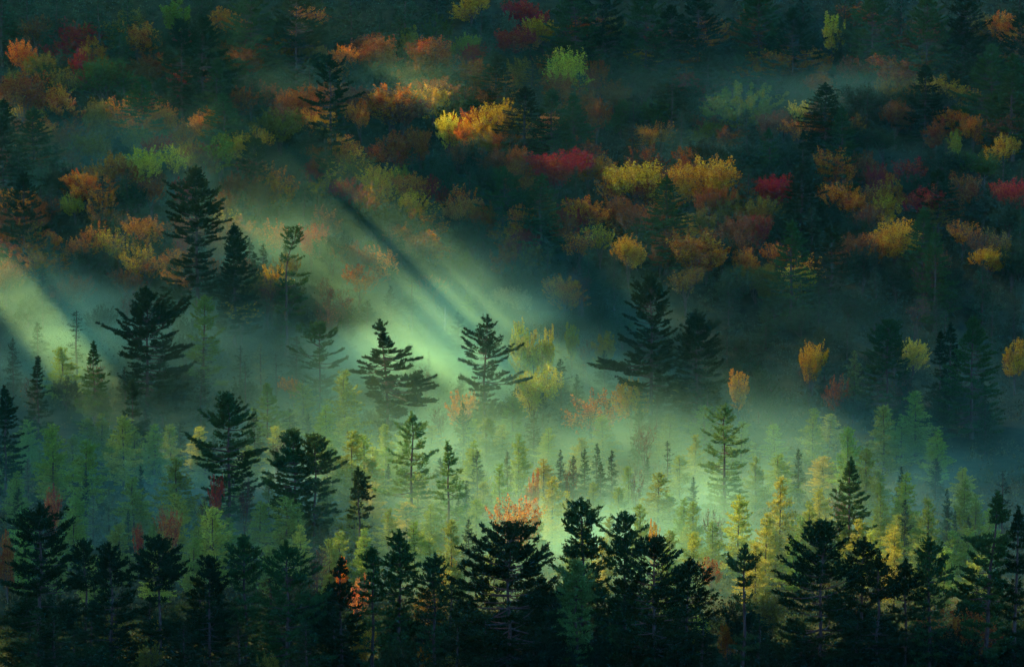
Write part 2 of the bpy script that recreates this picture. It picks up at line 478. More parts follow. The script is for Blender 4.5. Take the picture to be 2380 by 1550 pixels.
# the nearest row, in shade along the lower edge
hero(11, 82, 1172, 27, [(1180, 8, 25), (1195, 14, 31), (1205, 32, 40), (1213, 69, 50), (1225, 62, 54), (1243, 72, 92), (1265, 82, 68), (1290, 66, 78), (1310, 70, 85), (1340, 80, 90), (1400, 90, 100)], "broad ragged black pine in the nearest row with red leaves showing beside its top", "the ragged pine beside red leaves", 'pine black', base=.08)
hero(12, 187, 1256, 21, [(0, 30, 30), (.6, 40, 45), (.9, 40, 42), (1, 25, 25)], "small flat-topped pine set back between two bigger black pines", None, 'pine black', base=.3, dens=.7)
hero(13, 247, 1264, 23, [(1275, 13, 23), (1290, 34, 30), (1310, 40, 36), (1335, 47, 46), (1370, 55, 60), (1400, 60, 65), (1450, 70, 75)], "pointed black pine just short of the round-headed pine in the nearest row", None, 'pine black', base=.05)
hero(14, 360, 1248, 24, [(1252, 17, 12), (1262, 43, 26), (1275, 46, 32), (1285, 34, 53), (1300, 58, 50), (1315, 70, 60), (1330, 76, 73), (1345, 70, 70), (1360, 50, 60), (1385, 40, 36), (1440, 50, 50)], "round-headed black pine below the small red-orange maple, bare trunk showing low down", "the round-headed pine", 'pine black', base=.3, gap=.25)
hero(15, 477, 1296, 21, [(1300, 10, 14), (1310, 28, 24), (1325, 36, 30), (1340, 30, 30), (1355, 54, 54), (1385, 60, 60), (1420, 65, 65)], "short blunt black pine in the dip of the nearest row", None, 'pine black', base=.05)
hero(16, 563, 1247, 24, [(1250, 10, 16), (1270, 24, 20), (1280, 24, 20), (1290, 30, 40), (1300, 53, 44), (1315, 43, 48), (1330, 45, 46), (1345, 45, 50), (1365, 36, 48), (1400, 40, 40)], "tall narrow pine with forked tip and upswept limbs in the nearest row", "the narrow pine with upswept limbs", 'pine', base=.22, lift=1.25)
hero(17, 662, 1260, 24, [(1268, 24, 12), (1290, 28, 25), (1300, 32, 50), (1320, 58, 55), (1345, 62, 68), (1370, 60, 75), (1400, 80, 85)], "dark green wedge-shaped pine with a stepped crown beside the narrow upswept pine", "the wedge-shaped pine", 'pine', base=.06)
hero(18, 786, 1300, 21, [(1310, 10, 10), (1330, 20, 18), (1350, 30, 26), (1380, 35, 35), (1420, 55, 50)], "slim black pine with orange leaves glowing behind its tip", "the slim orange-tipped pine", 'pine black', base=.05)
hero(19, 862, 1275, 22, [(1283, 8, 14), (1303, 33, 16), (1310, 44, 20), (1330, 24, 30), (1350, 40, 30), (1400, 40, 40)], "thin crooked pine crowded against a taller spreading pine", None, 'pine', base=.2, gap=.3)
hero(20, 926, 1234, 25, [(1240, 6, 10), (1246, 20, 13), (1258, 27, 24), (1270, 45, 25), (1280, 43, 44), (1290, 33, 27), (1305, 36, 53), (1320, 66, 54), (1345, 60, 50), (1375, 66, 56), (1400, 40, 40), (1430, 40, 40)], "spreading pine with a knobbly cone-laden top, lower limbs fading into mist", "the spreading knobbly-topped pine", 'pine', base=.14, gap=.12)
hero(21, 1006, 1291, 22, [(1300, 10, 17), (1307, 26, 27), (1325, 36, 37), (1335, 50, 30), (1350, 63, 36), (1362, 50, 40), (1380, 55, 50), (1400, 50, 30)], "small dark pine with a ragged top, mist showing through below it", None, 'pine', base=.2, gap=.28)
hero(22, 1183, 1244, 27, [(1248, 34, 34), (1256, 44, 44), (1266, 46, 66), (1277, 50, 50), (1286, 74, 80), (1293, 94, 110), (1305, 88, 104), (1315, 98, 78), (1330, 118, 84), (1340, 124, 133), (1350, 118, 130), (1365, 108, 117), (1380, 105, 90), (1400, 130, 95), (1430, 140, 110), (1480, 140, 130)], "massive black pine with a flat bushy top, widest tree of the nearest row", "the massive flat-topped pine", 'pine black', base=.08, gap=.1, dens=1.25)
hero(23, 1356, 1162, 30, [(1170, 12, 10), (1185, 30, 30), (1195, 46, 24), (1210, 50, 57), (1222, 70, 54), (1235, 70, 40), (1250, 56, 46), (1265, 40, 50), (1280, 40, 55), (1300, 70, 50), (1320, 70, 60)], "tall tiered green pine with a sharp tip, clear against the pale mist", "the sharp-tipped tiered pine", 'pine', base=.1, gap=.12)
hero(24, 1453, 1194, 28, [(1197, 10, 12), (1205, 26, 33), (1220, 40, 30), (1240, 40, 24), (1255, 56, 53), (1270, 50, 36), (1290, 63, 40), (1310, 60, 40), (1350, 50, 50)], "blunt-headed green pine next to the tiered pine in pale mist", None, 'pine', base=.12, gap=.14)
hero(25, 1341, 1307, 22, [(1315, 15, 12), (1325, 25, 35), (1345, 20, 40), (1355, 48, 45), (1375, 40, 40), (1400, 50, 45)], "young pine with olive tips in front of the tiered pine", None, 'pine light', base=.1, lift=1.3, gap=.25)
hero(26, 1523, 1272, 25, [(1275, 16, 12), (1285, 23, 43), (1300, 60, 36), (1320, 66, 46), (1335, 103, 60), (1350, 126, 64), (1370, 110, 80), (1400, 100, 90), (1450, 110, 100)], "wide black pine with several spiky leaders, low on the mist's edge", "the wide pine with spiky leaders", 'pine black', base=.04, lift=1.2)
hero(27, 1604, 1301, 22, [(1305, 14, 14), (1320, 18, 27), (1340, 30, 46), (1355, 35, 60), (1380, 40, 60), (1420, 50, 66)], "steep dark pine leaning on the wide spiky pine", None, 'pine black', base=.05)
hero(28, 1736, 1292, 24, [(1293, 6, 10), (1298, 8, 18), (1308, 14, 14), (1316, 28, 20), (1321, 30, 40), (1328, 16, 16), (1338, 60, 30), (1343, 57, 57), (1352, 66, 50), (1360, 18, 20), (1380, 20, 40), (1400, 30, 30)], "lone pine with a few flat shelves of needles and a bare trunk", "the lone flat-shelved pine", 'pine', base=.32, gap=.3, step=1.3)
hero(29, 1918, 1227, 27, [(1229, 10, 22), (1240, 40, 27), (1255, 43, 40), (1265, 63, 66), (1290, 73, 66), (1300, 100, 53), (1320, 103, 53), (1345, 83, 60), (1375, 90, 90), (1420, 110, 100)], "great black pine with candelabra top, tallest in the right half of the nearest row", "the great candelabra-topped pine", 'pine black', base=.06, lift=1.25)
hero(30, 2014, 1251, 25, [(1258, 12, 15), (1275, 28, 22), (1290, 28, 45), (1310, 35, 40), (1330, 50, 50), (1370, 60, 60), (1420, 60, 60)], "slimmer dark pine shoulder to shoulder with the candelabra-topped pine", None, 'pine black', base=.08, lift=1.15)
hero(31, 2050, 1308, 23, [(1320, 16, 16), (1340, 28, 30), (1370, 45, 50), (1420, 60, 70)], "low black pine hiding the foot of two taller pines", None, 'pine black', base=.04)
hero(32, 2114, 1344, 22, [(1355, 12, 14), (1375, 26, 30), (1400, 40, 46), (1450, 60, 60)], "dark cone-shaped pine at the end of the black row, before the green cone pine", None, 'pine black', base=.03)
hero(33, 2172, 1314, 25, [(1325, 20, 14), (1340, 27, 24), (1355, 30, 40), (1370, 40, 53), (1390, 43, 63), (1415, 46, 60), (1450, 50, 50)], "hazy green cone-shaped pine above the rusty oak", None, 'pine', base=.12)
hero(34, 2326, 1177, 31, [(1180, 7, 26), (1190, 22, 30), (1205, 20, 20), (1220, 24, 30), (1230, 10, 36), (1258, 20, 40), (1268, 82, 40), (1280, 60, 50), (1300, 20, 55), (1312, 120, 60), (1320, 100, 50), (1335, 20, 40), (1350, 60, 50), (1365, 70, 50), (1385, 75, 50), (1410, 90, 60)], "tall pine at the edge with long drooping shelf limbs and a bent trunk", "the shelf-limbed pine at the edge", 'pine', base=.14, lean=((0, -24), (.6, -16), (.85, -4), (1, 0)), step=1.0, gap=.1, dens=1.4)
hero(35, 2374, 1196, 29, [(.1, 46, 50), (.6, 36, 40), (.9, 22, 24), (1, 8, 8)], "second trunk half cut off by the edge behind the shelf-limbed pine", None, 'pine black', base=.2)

# pines standing in the mist
hero(40, 456, 388, 41, [(392, 10, 10), (400, 18, 18), (420, 26, 24), (440, 32, 42), (456, 70, 52), (470, 60, 50), (480, 60, 60), (500, 66, 66), (510, 70, 88), (530, 62, 70), (545, 60, 77), (560, 36, 50), (575, 36, 70), (595, 24, 40), (612, 70, 40), (630, 40, 40), (645, 98, 50), (670, 80, 60), (690, 96, 70), (720, 60, 60), (760, 40, 40)], "tallest pine at the foot of the hill, dark full top over pale misty lower limbs", "the tallest hill-foot pine", 'pine black', base=.2, dens=1.3, gap=.1)
hero(41, 543, 522, 31, [(.1, 50, 55), (.4, 42, 60), (.7, 30, 42), (.9, 18, 22), (1, 6, 6)], "dark pine pressed against the flank of the tallest pine", None, 'pine black', base=.12, dens=1.1, step=.62, gap=.05)
hero(42, 690, 528, 33, [(531, 28, 28), (545, 46, 34), (560, 30, 30), (575, 28, 24), (583, 8, 8), (592, 72, 10), (600, 30, 30), (604, 20, 58), (612, 10, 10), (620, 30, 46), (645, 30, 50), (652, 10, 10), (660, 30, 86), (680, 20, 40), (694, 40, 92), (715, 30, 60)], "windswept pine with separate pads of needles and a curved trunk", "the windswept pine", 'pine', base=.12, lean=((0, -26), (.6, -26), (.8, -20), (.9, -6), (1, 0)), step=1.5, gap=.2)
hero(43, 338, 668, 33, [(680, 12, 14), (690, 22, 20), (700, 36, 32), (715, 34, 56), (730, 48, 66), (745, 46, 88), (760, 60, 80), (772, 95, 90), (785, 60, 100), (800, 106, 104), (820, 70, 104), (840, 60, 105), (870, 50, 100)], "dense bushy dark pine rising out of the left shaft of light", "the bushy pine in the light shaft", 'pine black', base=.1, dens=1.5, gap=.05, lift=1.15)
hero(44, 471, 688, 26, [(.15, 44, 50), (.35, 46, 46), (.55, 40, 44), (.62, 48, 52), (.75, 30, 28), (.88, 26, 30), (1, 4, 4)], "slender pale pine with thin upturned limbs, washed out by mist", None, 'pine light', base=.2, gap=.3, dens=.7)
hero(45, 740, 750, 24, [(755, 16, 14), (770, 36, 32), (776, 20, 20), (785, 46, 62), (795, 30, 36), (806, 76, 40), (815, 30, 30), (825, 60, 52), (836, 76, 60), (848, 40, 60), (865, 50, 40), (890, 40, 40)], "open pine with wide upswept arms standing in blue shade", "the open pine with upswept arms", 'pine', base=.15, lift=1.45, gap=.25)
hero(46, 880, 745, 32, [(750, 6, 6), (757, 14, 18), (766, 20, 12), (774, 38, 16), (782, 10, 14), (800, 10, 32), (815, 12, 62), (830, 38, 78), (845, 74, 80), (860, 86, 74), (875, 70, 92), (886, 50, 116), (900, 50, 130), (914, 40, 138), (926, 30, 110), (945, 30, 50)], "lopsided pine sweeping down in one heavy skirt of needles", "the lopsided pine", 'pine black', base=.12, dens=1.5, gap=.04, droop=.22, lean=((0, 18), (.6, 16), (.85, 5), (1, 0)))
hero(47, 1133, 735, 31, [(740, 6, 6), (752, 30, 14), (760, 10, 20), (770, 42, 40), (776, 20, 16), (784, 60, 20), (799, 64, 30), (807, 20, 20), (818, 88, 50), (828, 50, 82), (838, 60, 78), (850, 72, 62), (862, 24, 30), (872, 24, 24), (884, 30, 98), (892, 92, 90), (905, 40, 30), (930, 30, 30)], "lone dark layered pine standing against the brightest mist", "the lone layered pine in bright mist", 'pine black', base=.12, lean=((0, -10), (.5, -8), (1, 0)), gap=.08, step=1.15, dens=1.15)
hero(48, 1515, 638, 40, [(650, 20, 14), (660, 24, 18), (675, 30, 26), (687, 56, 44), (697, 40, 62), (708, 40, 30), (720, 90, 50), (733, 50, 74), (742, 34, 30), (752, 78, 40), (760, 40, 62), (768, 30, 30), (776, 44, 72), (788, 50, 60), (802, 110, 60), (815, 50, 50), (835, 60, 60), (850, 138, 60), (862, 50, 50), (875, 90, 70), (900, 84, 72), (915, 40, 50), (928, 70, 80), (950, 50, 60)], "tall tiered black pine with golden leaves glowing behind its lower trunk", "the tall gold-backed tiered pine", 'pine black', base=.14, gap=.1, dens=1.2)
hero(49, 1620, 722, 32, [(730, 8, 8), (745, 22, 28), (760, 30, 26), (772, 40, 58), (785, 34, 30), (800, 44, 62), (815, 50, 68), (840, 50, 64), (870, 50, 70), (900, 60, 70)], "dark full pine crowding the flank of the tall tiered pine", None, 'pine black', base=.08, dens=1.2, step=.62, gap=.05)
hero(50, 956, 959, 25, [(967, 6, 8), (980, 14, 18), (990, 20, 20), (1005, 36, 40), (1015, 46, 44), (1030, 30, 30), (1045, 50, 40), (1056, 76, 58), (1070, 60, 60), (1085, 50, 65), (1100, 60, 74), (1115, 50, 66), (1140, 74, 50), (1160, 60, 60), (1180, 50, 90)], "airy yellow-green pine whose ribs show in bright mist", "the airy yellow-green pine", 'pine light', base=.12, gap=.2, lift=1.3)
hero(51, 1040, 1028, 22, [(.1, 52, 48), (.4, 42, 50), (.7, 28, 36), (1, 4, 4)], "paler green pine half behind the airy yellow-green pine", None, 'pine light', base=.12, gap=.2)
hero(52, 527, 913, 28, [(925, 20, 20), (940, 44, 36), (948, 20, 30), (957, 40, 56), (972, 30, 40), (988, 56, 50), (1006, 60, 86), (1018, 40, 40), (1038, 98, 70), (1046, 90, 90), (1060, 70, 80), (1085, 60, 80)], "ragged dark green pine with long side limbs in the dim bog", "the ragged dim-bog pine", 'pine', base=.12, gap=.15)
hero(53, 679, 1000, 23, [(1006, 20, 18), (1012, 24, 20), (1022, 36, 22), (1040, 34, 30), (1055, 30, 30), (1070, 50, 40), (1090, 82, 40), (1105, 50, 50), (1120, 84, 50), (1145, 60, 40)], "green pine with a rounded head, first of a close pair above the bog larches", "the close pair of green pines", 'pine', base=.08, dens=1.2, step=.62, gap=.05)
hero(54, 728, 1010, 22, [(1015, 18, 14), (1024, 26, 24), (1035, 30, 40), (1050, 30, 40), (1065, 30, 40), (1076, 30, 58), (1100, 30, 62), (1130, 30, 50)], "green pine with shaggy lit edge, second of the close pair", None, 'pine', base=.08, dens=1.2, step=.62, gap=.05)
hero(55, 832, 1088, 20, [(.1, 50, 44), (.4, 46, 42), (.65, 30, 36), (.85, 16, 30), (1, 4, 4)], "shadowy thin-topped pine beside the close pair, its foot lost in mist", None, 'pine black', base=.08, gap=.22)
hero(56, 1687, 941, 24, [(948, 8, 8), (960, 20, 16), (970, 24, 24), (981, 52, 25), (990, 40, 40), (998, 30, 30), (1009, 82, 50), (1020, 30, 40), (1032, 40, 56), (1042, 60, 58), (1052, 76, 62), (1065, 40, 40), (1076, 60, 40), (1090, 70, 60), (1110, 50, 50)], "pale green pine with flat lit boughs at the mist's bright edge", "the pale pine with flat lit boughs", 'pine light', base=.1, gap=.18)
hero(57, 1982, 1066, 22, [(.08, 72, 40), (.2, 78, 48), (.35, 66, 50), (.5, 54, 52), (.65, 40, 46), (.8, 26, 34), (1, 6, 6)], "green cone-shaped pine lit along one side below a pale larch", "the side-lit green cone pine", 'pine', base=.08, dens=1.2)
hero(58, 2066, 745, 25, [(.1, 50, 60), (.3, 84, 70), (.45, 70, 60), (.55, 40, 48), (.65, 50, 44), (.85, 42, 42), (1, 22, 22)], "dark round-headed pine in the gloom beside a yellow bush", "the round-headed pine in the gloom", 'pine', base=.1, dens=1.1)
hero(59, 2266, 738, 29, [(.08, 90, 80), (.25, 84, 74), (.4, 70, 66), (.55, 60, 58), (.7, 40, 50), (.85, 24, 34), (1, 8, 8)], "large dark pine with faint green shelves in the gloomy right", "the large green-shelved dark pine", 'pine', base=.08, dens=1.2)
hero(60, 2213, 752, 24, [(.1, 36, 36), (.5, 26, 26), (.85, 16, 16), (1, 5, 5)], "narrow black pine between the round-headed pine and the larger one", None, 'pine black', base=.1)
hero(61, 2190, 772, 21, [(.1, 40, 36), (.5, 26, 26), (.85, 14, 14), (1, 4, 4)], "short black pine tucked before the narrow black pine", None, 'pine black', base=.08)
hero(62, 617, 892, 18, [(.1, 52, 50), (.35, 46, 56), (.6, 38, 40), (.85, 18, 20), (1, 5, 5)], "bright green young pine glowing under the open pine", None, 'pine light', base=.1)
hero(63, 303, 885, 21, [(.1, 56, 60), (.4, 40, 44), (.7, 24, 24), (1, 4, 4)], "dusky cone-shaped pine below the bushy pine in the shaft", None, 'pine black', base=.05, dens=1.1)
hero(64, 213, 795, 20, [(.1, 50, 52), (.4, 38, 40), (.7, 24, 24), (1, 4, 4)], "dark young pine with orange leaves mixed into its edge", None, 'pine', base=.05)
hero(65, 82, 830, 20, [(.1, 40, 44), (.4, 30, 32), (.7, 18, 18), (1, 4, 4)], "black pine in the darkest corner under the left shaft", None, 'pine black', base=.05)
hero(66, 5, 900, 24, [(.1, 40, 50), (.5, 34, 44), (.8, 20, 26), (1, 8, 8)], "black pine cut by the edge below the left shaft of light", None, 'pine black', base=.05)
# pines on the hillside
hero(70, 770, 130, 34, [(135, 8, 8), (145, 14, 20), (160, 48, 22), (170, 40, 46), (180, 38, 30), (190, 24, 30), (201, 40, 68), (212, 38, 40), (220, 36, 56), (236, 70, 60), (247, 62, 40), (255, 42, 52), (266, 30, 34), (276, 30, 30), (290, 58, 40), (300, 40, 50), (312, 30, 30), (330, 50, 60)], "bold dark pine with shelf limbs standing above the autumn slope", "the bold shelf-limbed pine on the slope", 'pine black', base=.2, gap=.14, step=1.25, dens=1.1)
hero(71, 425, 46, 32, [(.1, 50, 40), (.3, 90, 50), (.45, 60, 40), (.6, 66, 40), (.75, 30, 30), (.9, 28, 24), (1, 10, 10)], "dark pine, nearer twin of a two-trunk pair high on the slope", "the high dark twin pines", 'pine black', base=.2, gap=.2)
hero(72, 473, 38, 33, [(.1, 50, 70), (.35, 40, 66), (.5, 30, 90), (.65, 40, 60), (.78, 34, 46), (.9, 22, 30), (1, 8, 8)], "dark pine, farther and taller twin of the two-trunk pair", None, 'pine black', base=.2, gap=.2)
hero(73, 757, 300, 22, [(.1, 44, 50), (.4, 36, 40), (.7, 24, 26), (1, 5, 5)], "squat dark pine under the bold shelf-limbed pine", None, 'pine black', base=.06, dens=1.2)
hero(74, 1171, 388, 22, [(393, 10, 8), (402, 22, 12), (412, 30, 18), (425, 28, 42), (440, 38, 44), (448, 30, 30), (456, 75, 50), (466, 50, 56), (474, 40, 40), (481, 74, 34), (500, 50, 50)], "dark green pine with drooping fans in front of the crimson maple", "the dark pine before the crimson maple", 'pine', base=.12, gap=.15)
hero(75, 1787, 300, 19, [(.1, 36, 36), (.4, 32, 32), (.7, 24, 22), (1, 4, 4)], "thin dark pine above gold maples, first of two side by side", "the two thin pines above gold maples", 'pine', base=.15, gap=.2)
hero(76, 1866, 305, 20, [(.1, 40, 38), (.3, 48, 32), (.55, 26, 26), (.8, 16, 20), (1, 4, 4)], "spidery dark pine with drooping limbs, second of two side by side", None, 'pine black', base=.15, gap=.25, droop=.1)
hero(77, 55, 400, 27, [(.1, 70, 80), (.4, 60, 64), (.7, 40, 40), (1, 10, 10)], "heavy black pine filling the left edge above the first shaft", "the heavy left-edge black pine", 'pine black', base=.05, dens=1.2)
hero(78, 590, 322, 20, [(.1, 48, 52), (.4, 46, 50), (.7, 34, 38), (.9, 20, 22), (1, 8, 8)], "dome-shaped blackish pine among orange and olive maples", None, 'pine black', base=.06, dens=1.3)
for i, (U, V, h, k) in enumerate([(585, -35, 30, 0), (690, -38, 31, 1), (1335, -30, 33, 2), (1400, -45, 33, 1), (1500, -32, 33, 0), (1620, -28, 31, 2), (1760, -40, 32, 1), (2240, -30, 33, 0), (2150, -10, 30, 2), (2365, 30, 31, 1), (2025, -25, 30, 0), (1560, 15, 27, 2), (2300, 105, 27, 0), (1840, 20, 27, 1)]):
    lab = ["great dim pine hanging over the top edge above the slope", "dim pine with layered boughs at the top edge", "shadowy pine with a thin top at the top edge"][k]
    hero(100 + i, U, V, h, [(.1, 80, 80), (.3, 84, 76), (.5, 66, 72), (.7, 50, 46), (.85, 30, 30), (1, 8, 8)], None, None, 'pine black' if i % 2 else 'pine', base=.1, dens=.9, gap=.15)
    TREES[-1]['desc'] = ["great dim pine", "layered dim pine", "shadowy pine"][k]

# -- shared kinds
PROTO['pine'] = [(*make_pine(400 + i, 26, [(.05, 5, 5), (.3, 5.6, 4.8 + i * .4), (.5, 4.4, 4.9), (.68, 3.6, 3.2), (.82, 2.3, 2.1), (.93, 1.5, 1.6), (1, .4, .4)], base=.1, dens=.9, gap=.12), 26, 10) for i in range(4)]
PROTO['larch'] = [(*make_spire(200 + i, 12, 5.4, power=.6, base=.08, dens=1.35, blade=.3, rough=.4, mat=M_LARCH, droop=.05, tuft=.15, bare=.08), 12, 4.6) for i in range(5)]
PROTO['spruce'] = [(*make_spire(220 + i, 12, 4.8, power=.75, base=.08, dens=1.1, blade=.26, rough=.35, droop=.3), 12, 4.2) for i in range(3)]
PROTO['thin'] = [(*make_spire(230 + i, 14, 3.6, power=.6, base=.28, step=.55, dens=.9, blade=.26, rough=.7, droop=.25, bare=.25), 14, 3.6) for i in range(3)]
PROTO['round'] = [(*make_broadleaf(300 + i, 14, 12, bottom=.08, top=.56, sprays=200, leaves=74, lobes=3 + i % 3, leaf=.27), 14, 11) for i in range(5)]
PROTO['wide'] = [(*make_broadleaf(310 + i, 14, 17, bottom=.1, top=.55, sprays=270, leaves=80, limbs=12, lobes=6, leaf=.27), 14, 16) for i in range(2)]
PROTO['column'] = [(*make_broadleaf(320 + i, 14, 5.5, bottom=.15, top=.5, sprays=70, leaves=110, spray_len=1.5, limbs=6), 14, 5.5) for i in range(2)]
PROTO['flame'] = [(*make_broadleaf(330 + i, 14, 12, bottom=.1, top=.6, sprays=170, leaves=78, spray_len=2.3, fan=.3, limbs=10, lobes=4, leaf=.27), 14, 11) for i in range(4)]
PROTO['sparse'] = [(*make_broadleaf(340 + i, 14, 11, bottom=.2, top=.55, sprays=110, leaves=38, spray_len=1.6, bare_twigs=4, limbs=10, lobes=4), 14, 11) for i in range(3)]
PROTO['fan'] = [(*make_broadleaf(370 + i, 14, 11, bottom=.12, top=.72, sprays=85, leaves=48, spray_len=2.3, fan=.65, limbs=12, bare_twigs=4, leaf=.27), 14, 11) for i in range(2)]
PROTO['dome'] = [(*make_broadleaf(350 + i, 12, 16, bottom=.1, top=.5, sprays=190, leaves=150, spray_len=1.3, fill=.15, limbs=12), 12, 16) for i in range(1)]
PROTO['bare'] = [(*make_broadleaf(360 + i, 13, 6.5, bottom=.1, top=.6, sprays=60, leaves=3, spray_len=1.6, fan=.6, stems=2, bare_twigs=7, limbs=7), 13, 6.5) for i in range(2)]

SPECIES = {'pine': ('pine_tree', 'pine', 'pines'), 'larch': ('larch_tree', 'larch', 'larches'), 'spruce': ('spruce_tree', 'spruce', 'spruces'), 'thin': ('spruce_tree', 'spruce', 'spruces'), 'bare': ('bare_tree', 'bare tree', 'bare trees')}
def put(kind, U, V, w, h, col, look='', label=None, ref=None):
    nm, cat, grp = SPECIES.get(kind, ('maple_tree', 'maple', 'autumn broadleaf trees'))
    if kind in ('round', 'sparse') and col in ('dark green', 'olive', 'brown', 'pine black'): nm, cat = 'broadleaf_tree', 'broadleaf tree'
    r = random.Random(int(U * 3 + V * 5)); P = PROTO[kind]; pr = P[r.randrange(len(P))]
    shape = {'pine': '', 'round': 'round', 'wide': 'wide', 'column': 'narrow', 'flame': 'flame-shaped', 'sparse': 'thinly leaved', 'dome': 'domed', 'fan': 'fan-shaped', 'larch': '', 'spruce': '', 'thin': 'thin', 'bare': 'leafless'}[kind]
    cn = {'pine': 'green', 'pine black': 'black', 'red orange': 'red-orange', 'larch': 'pale green', 'larch yellow': 'yellow-green', 'spruce': 'dark', 'pine light': 'pale green'}.get(col, col)
    if kind == 'bare': cn = 'grey'
    d = ' '.join(x for x in (look, shape, cn, cat if cat != 'bare tree' else 'tree') if x)
    if kind == 'larch': w *= 1.2
    plant(pr, nm, cat, U, V, h, px(U, V, h, w) * 1.18, col, None, grp, d, label, ref)

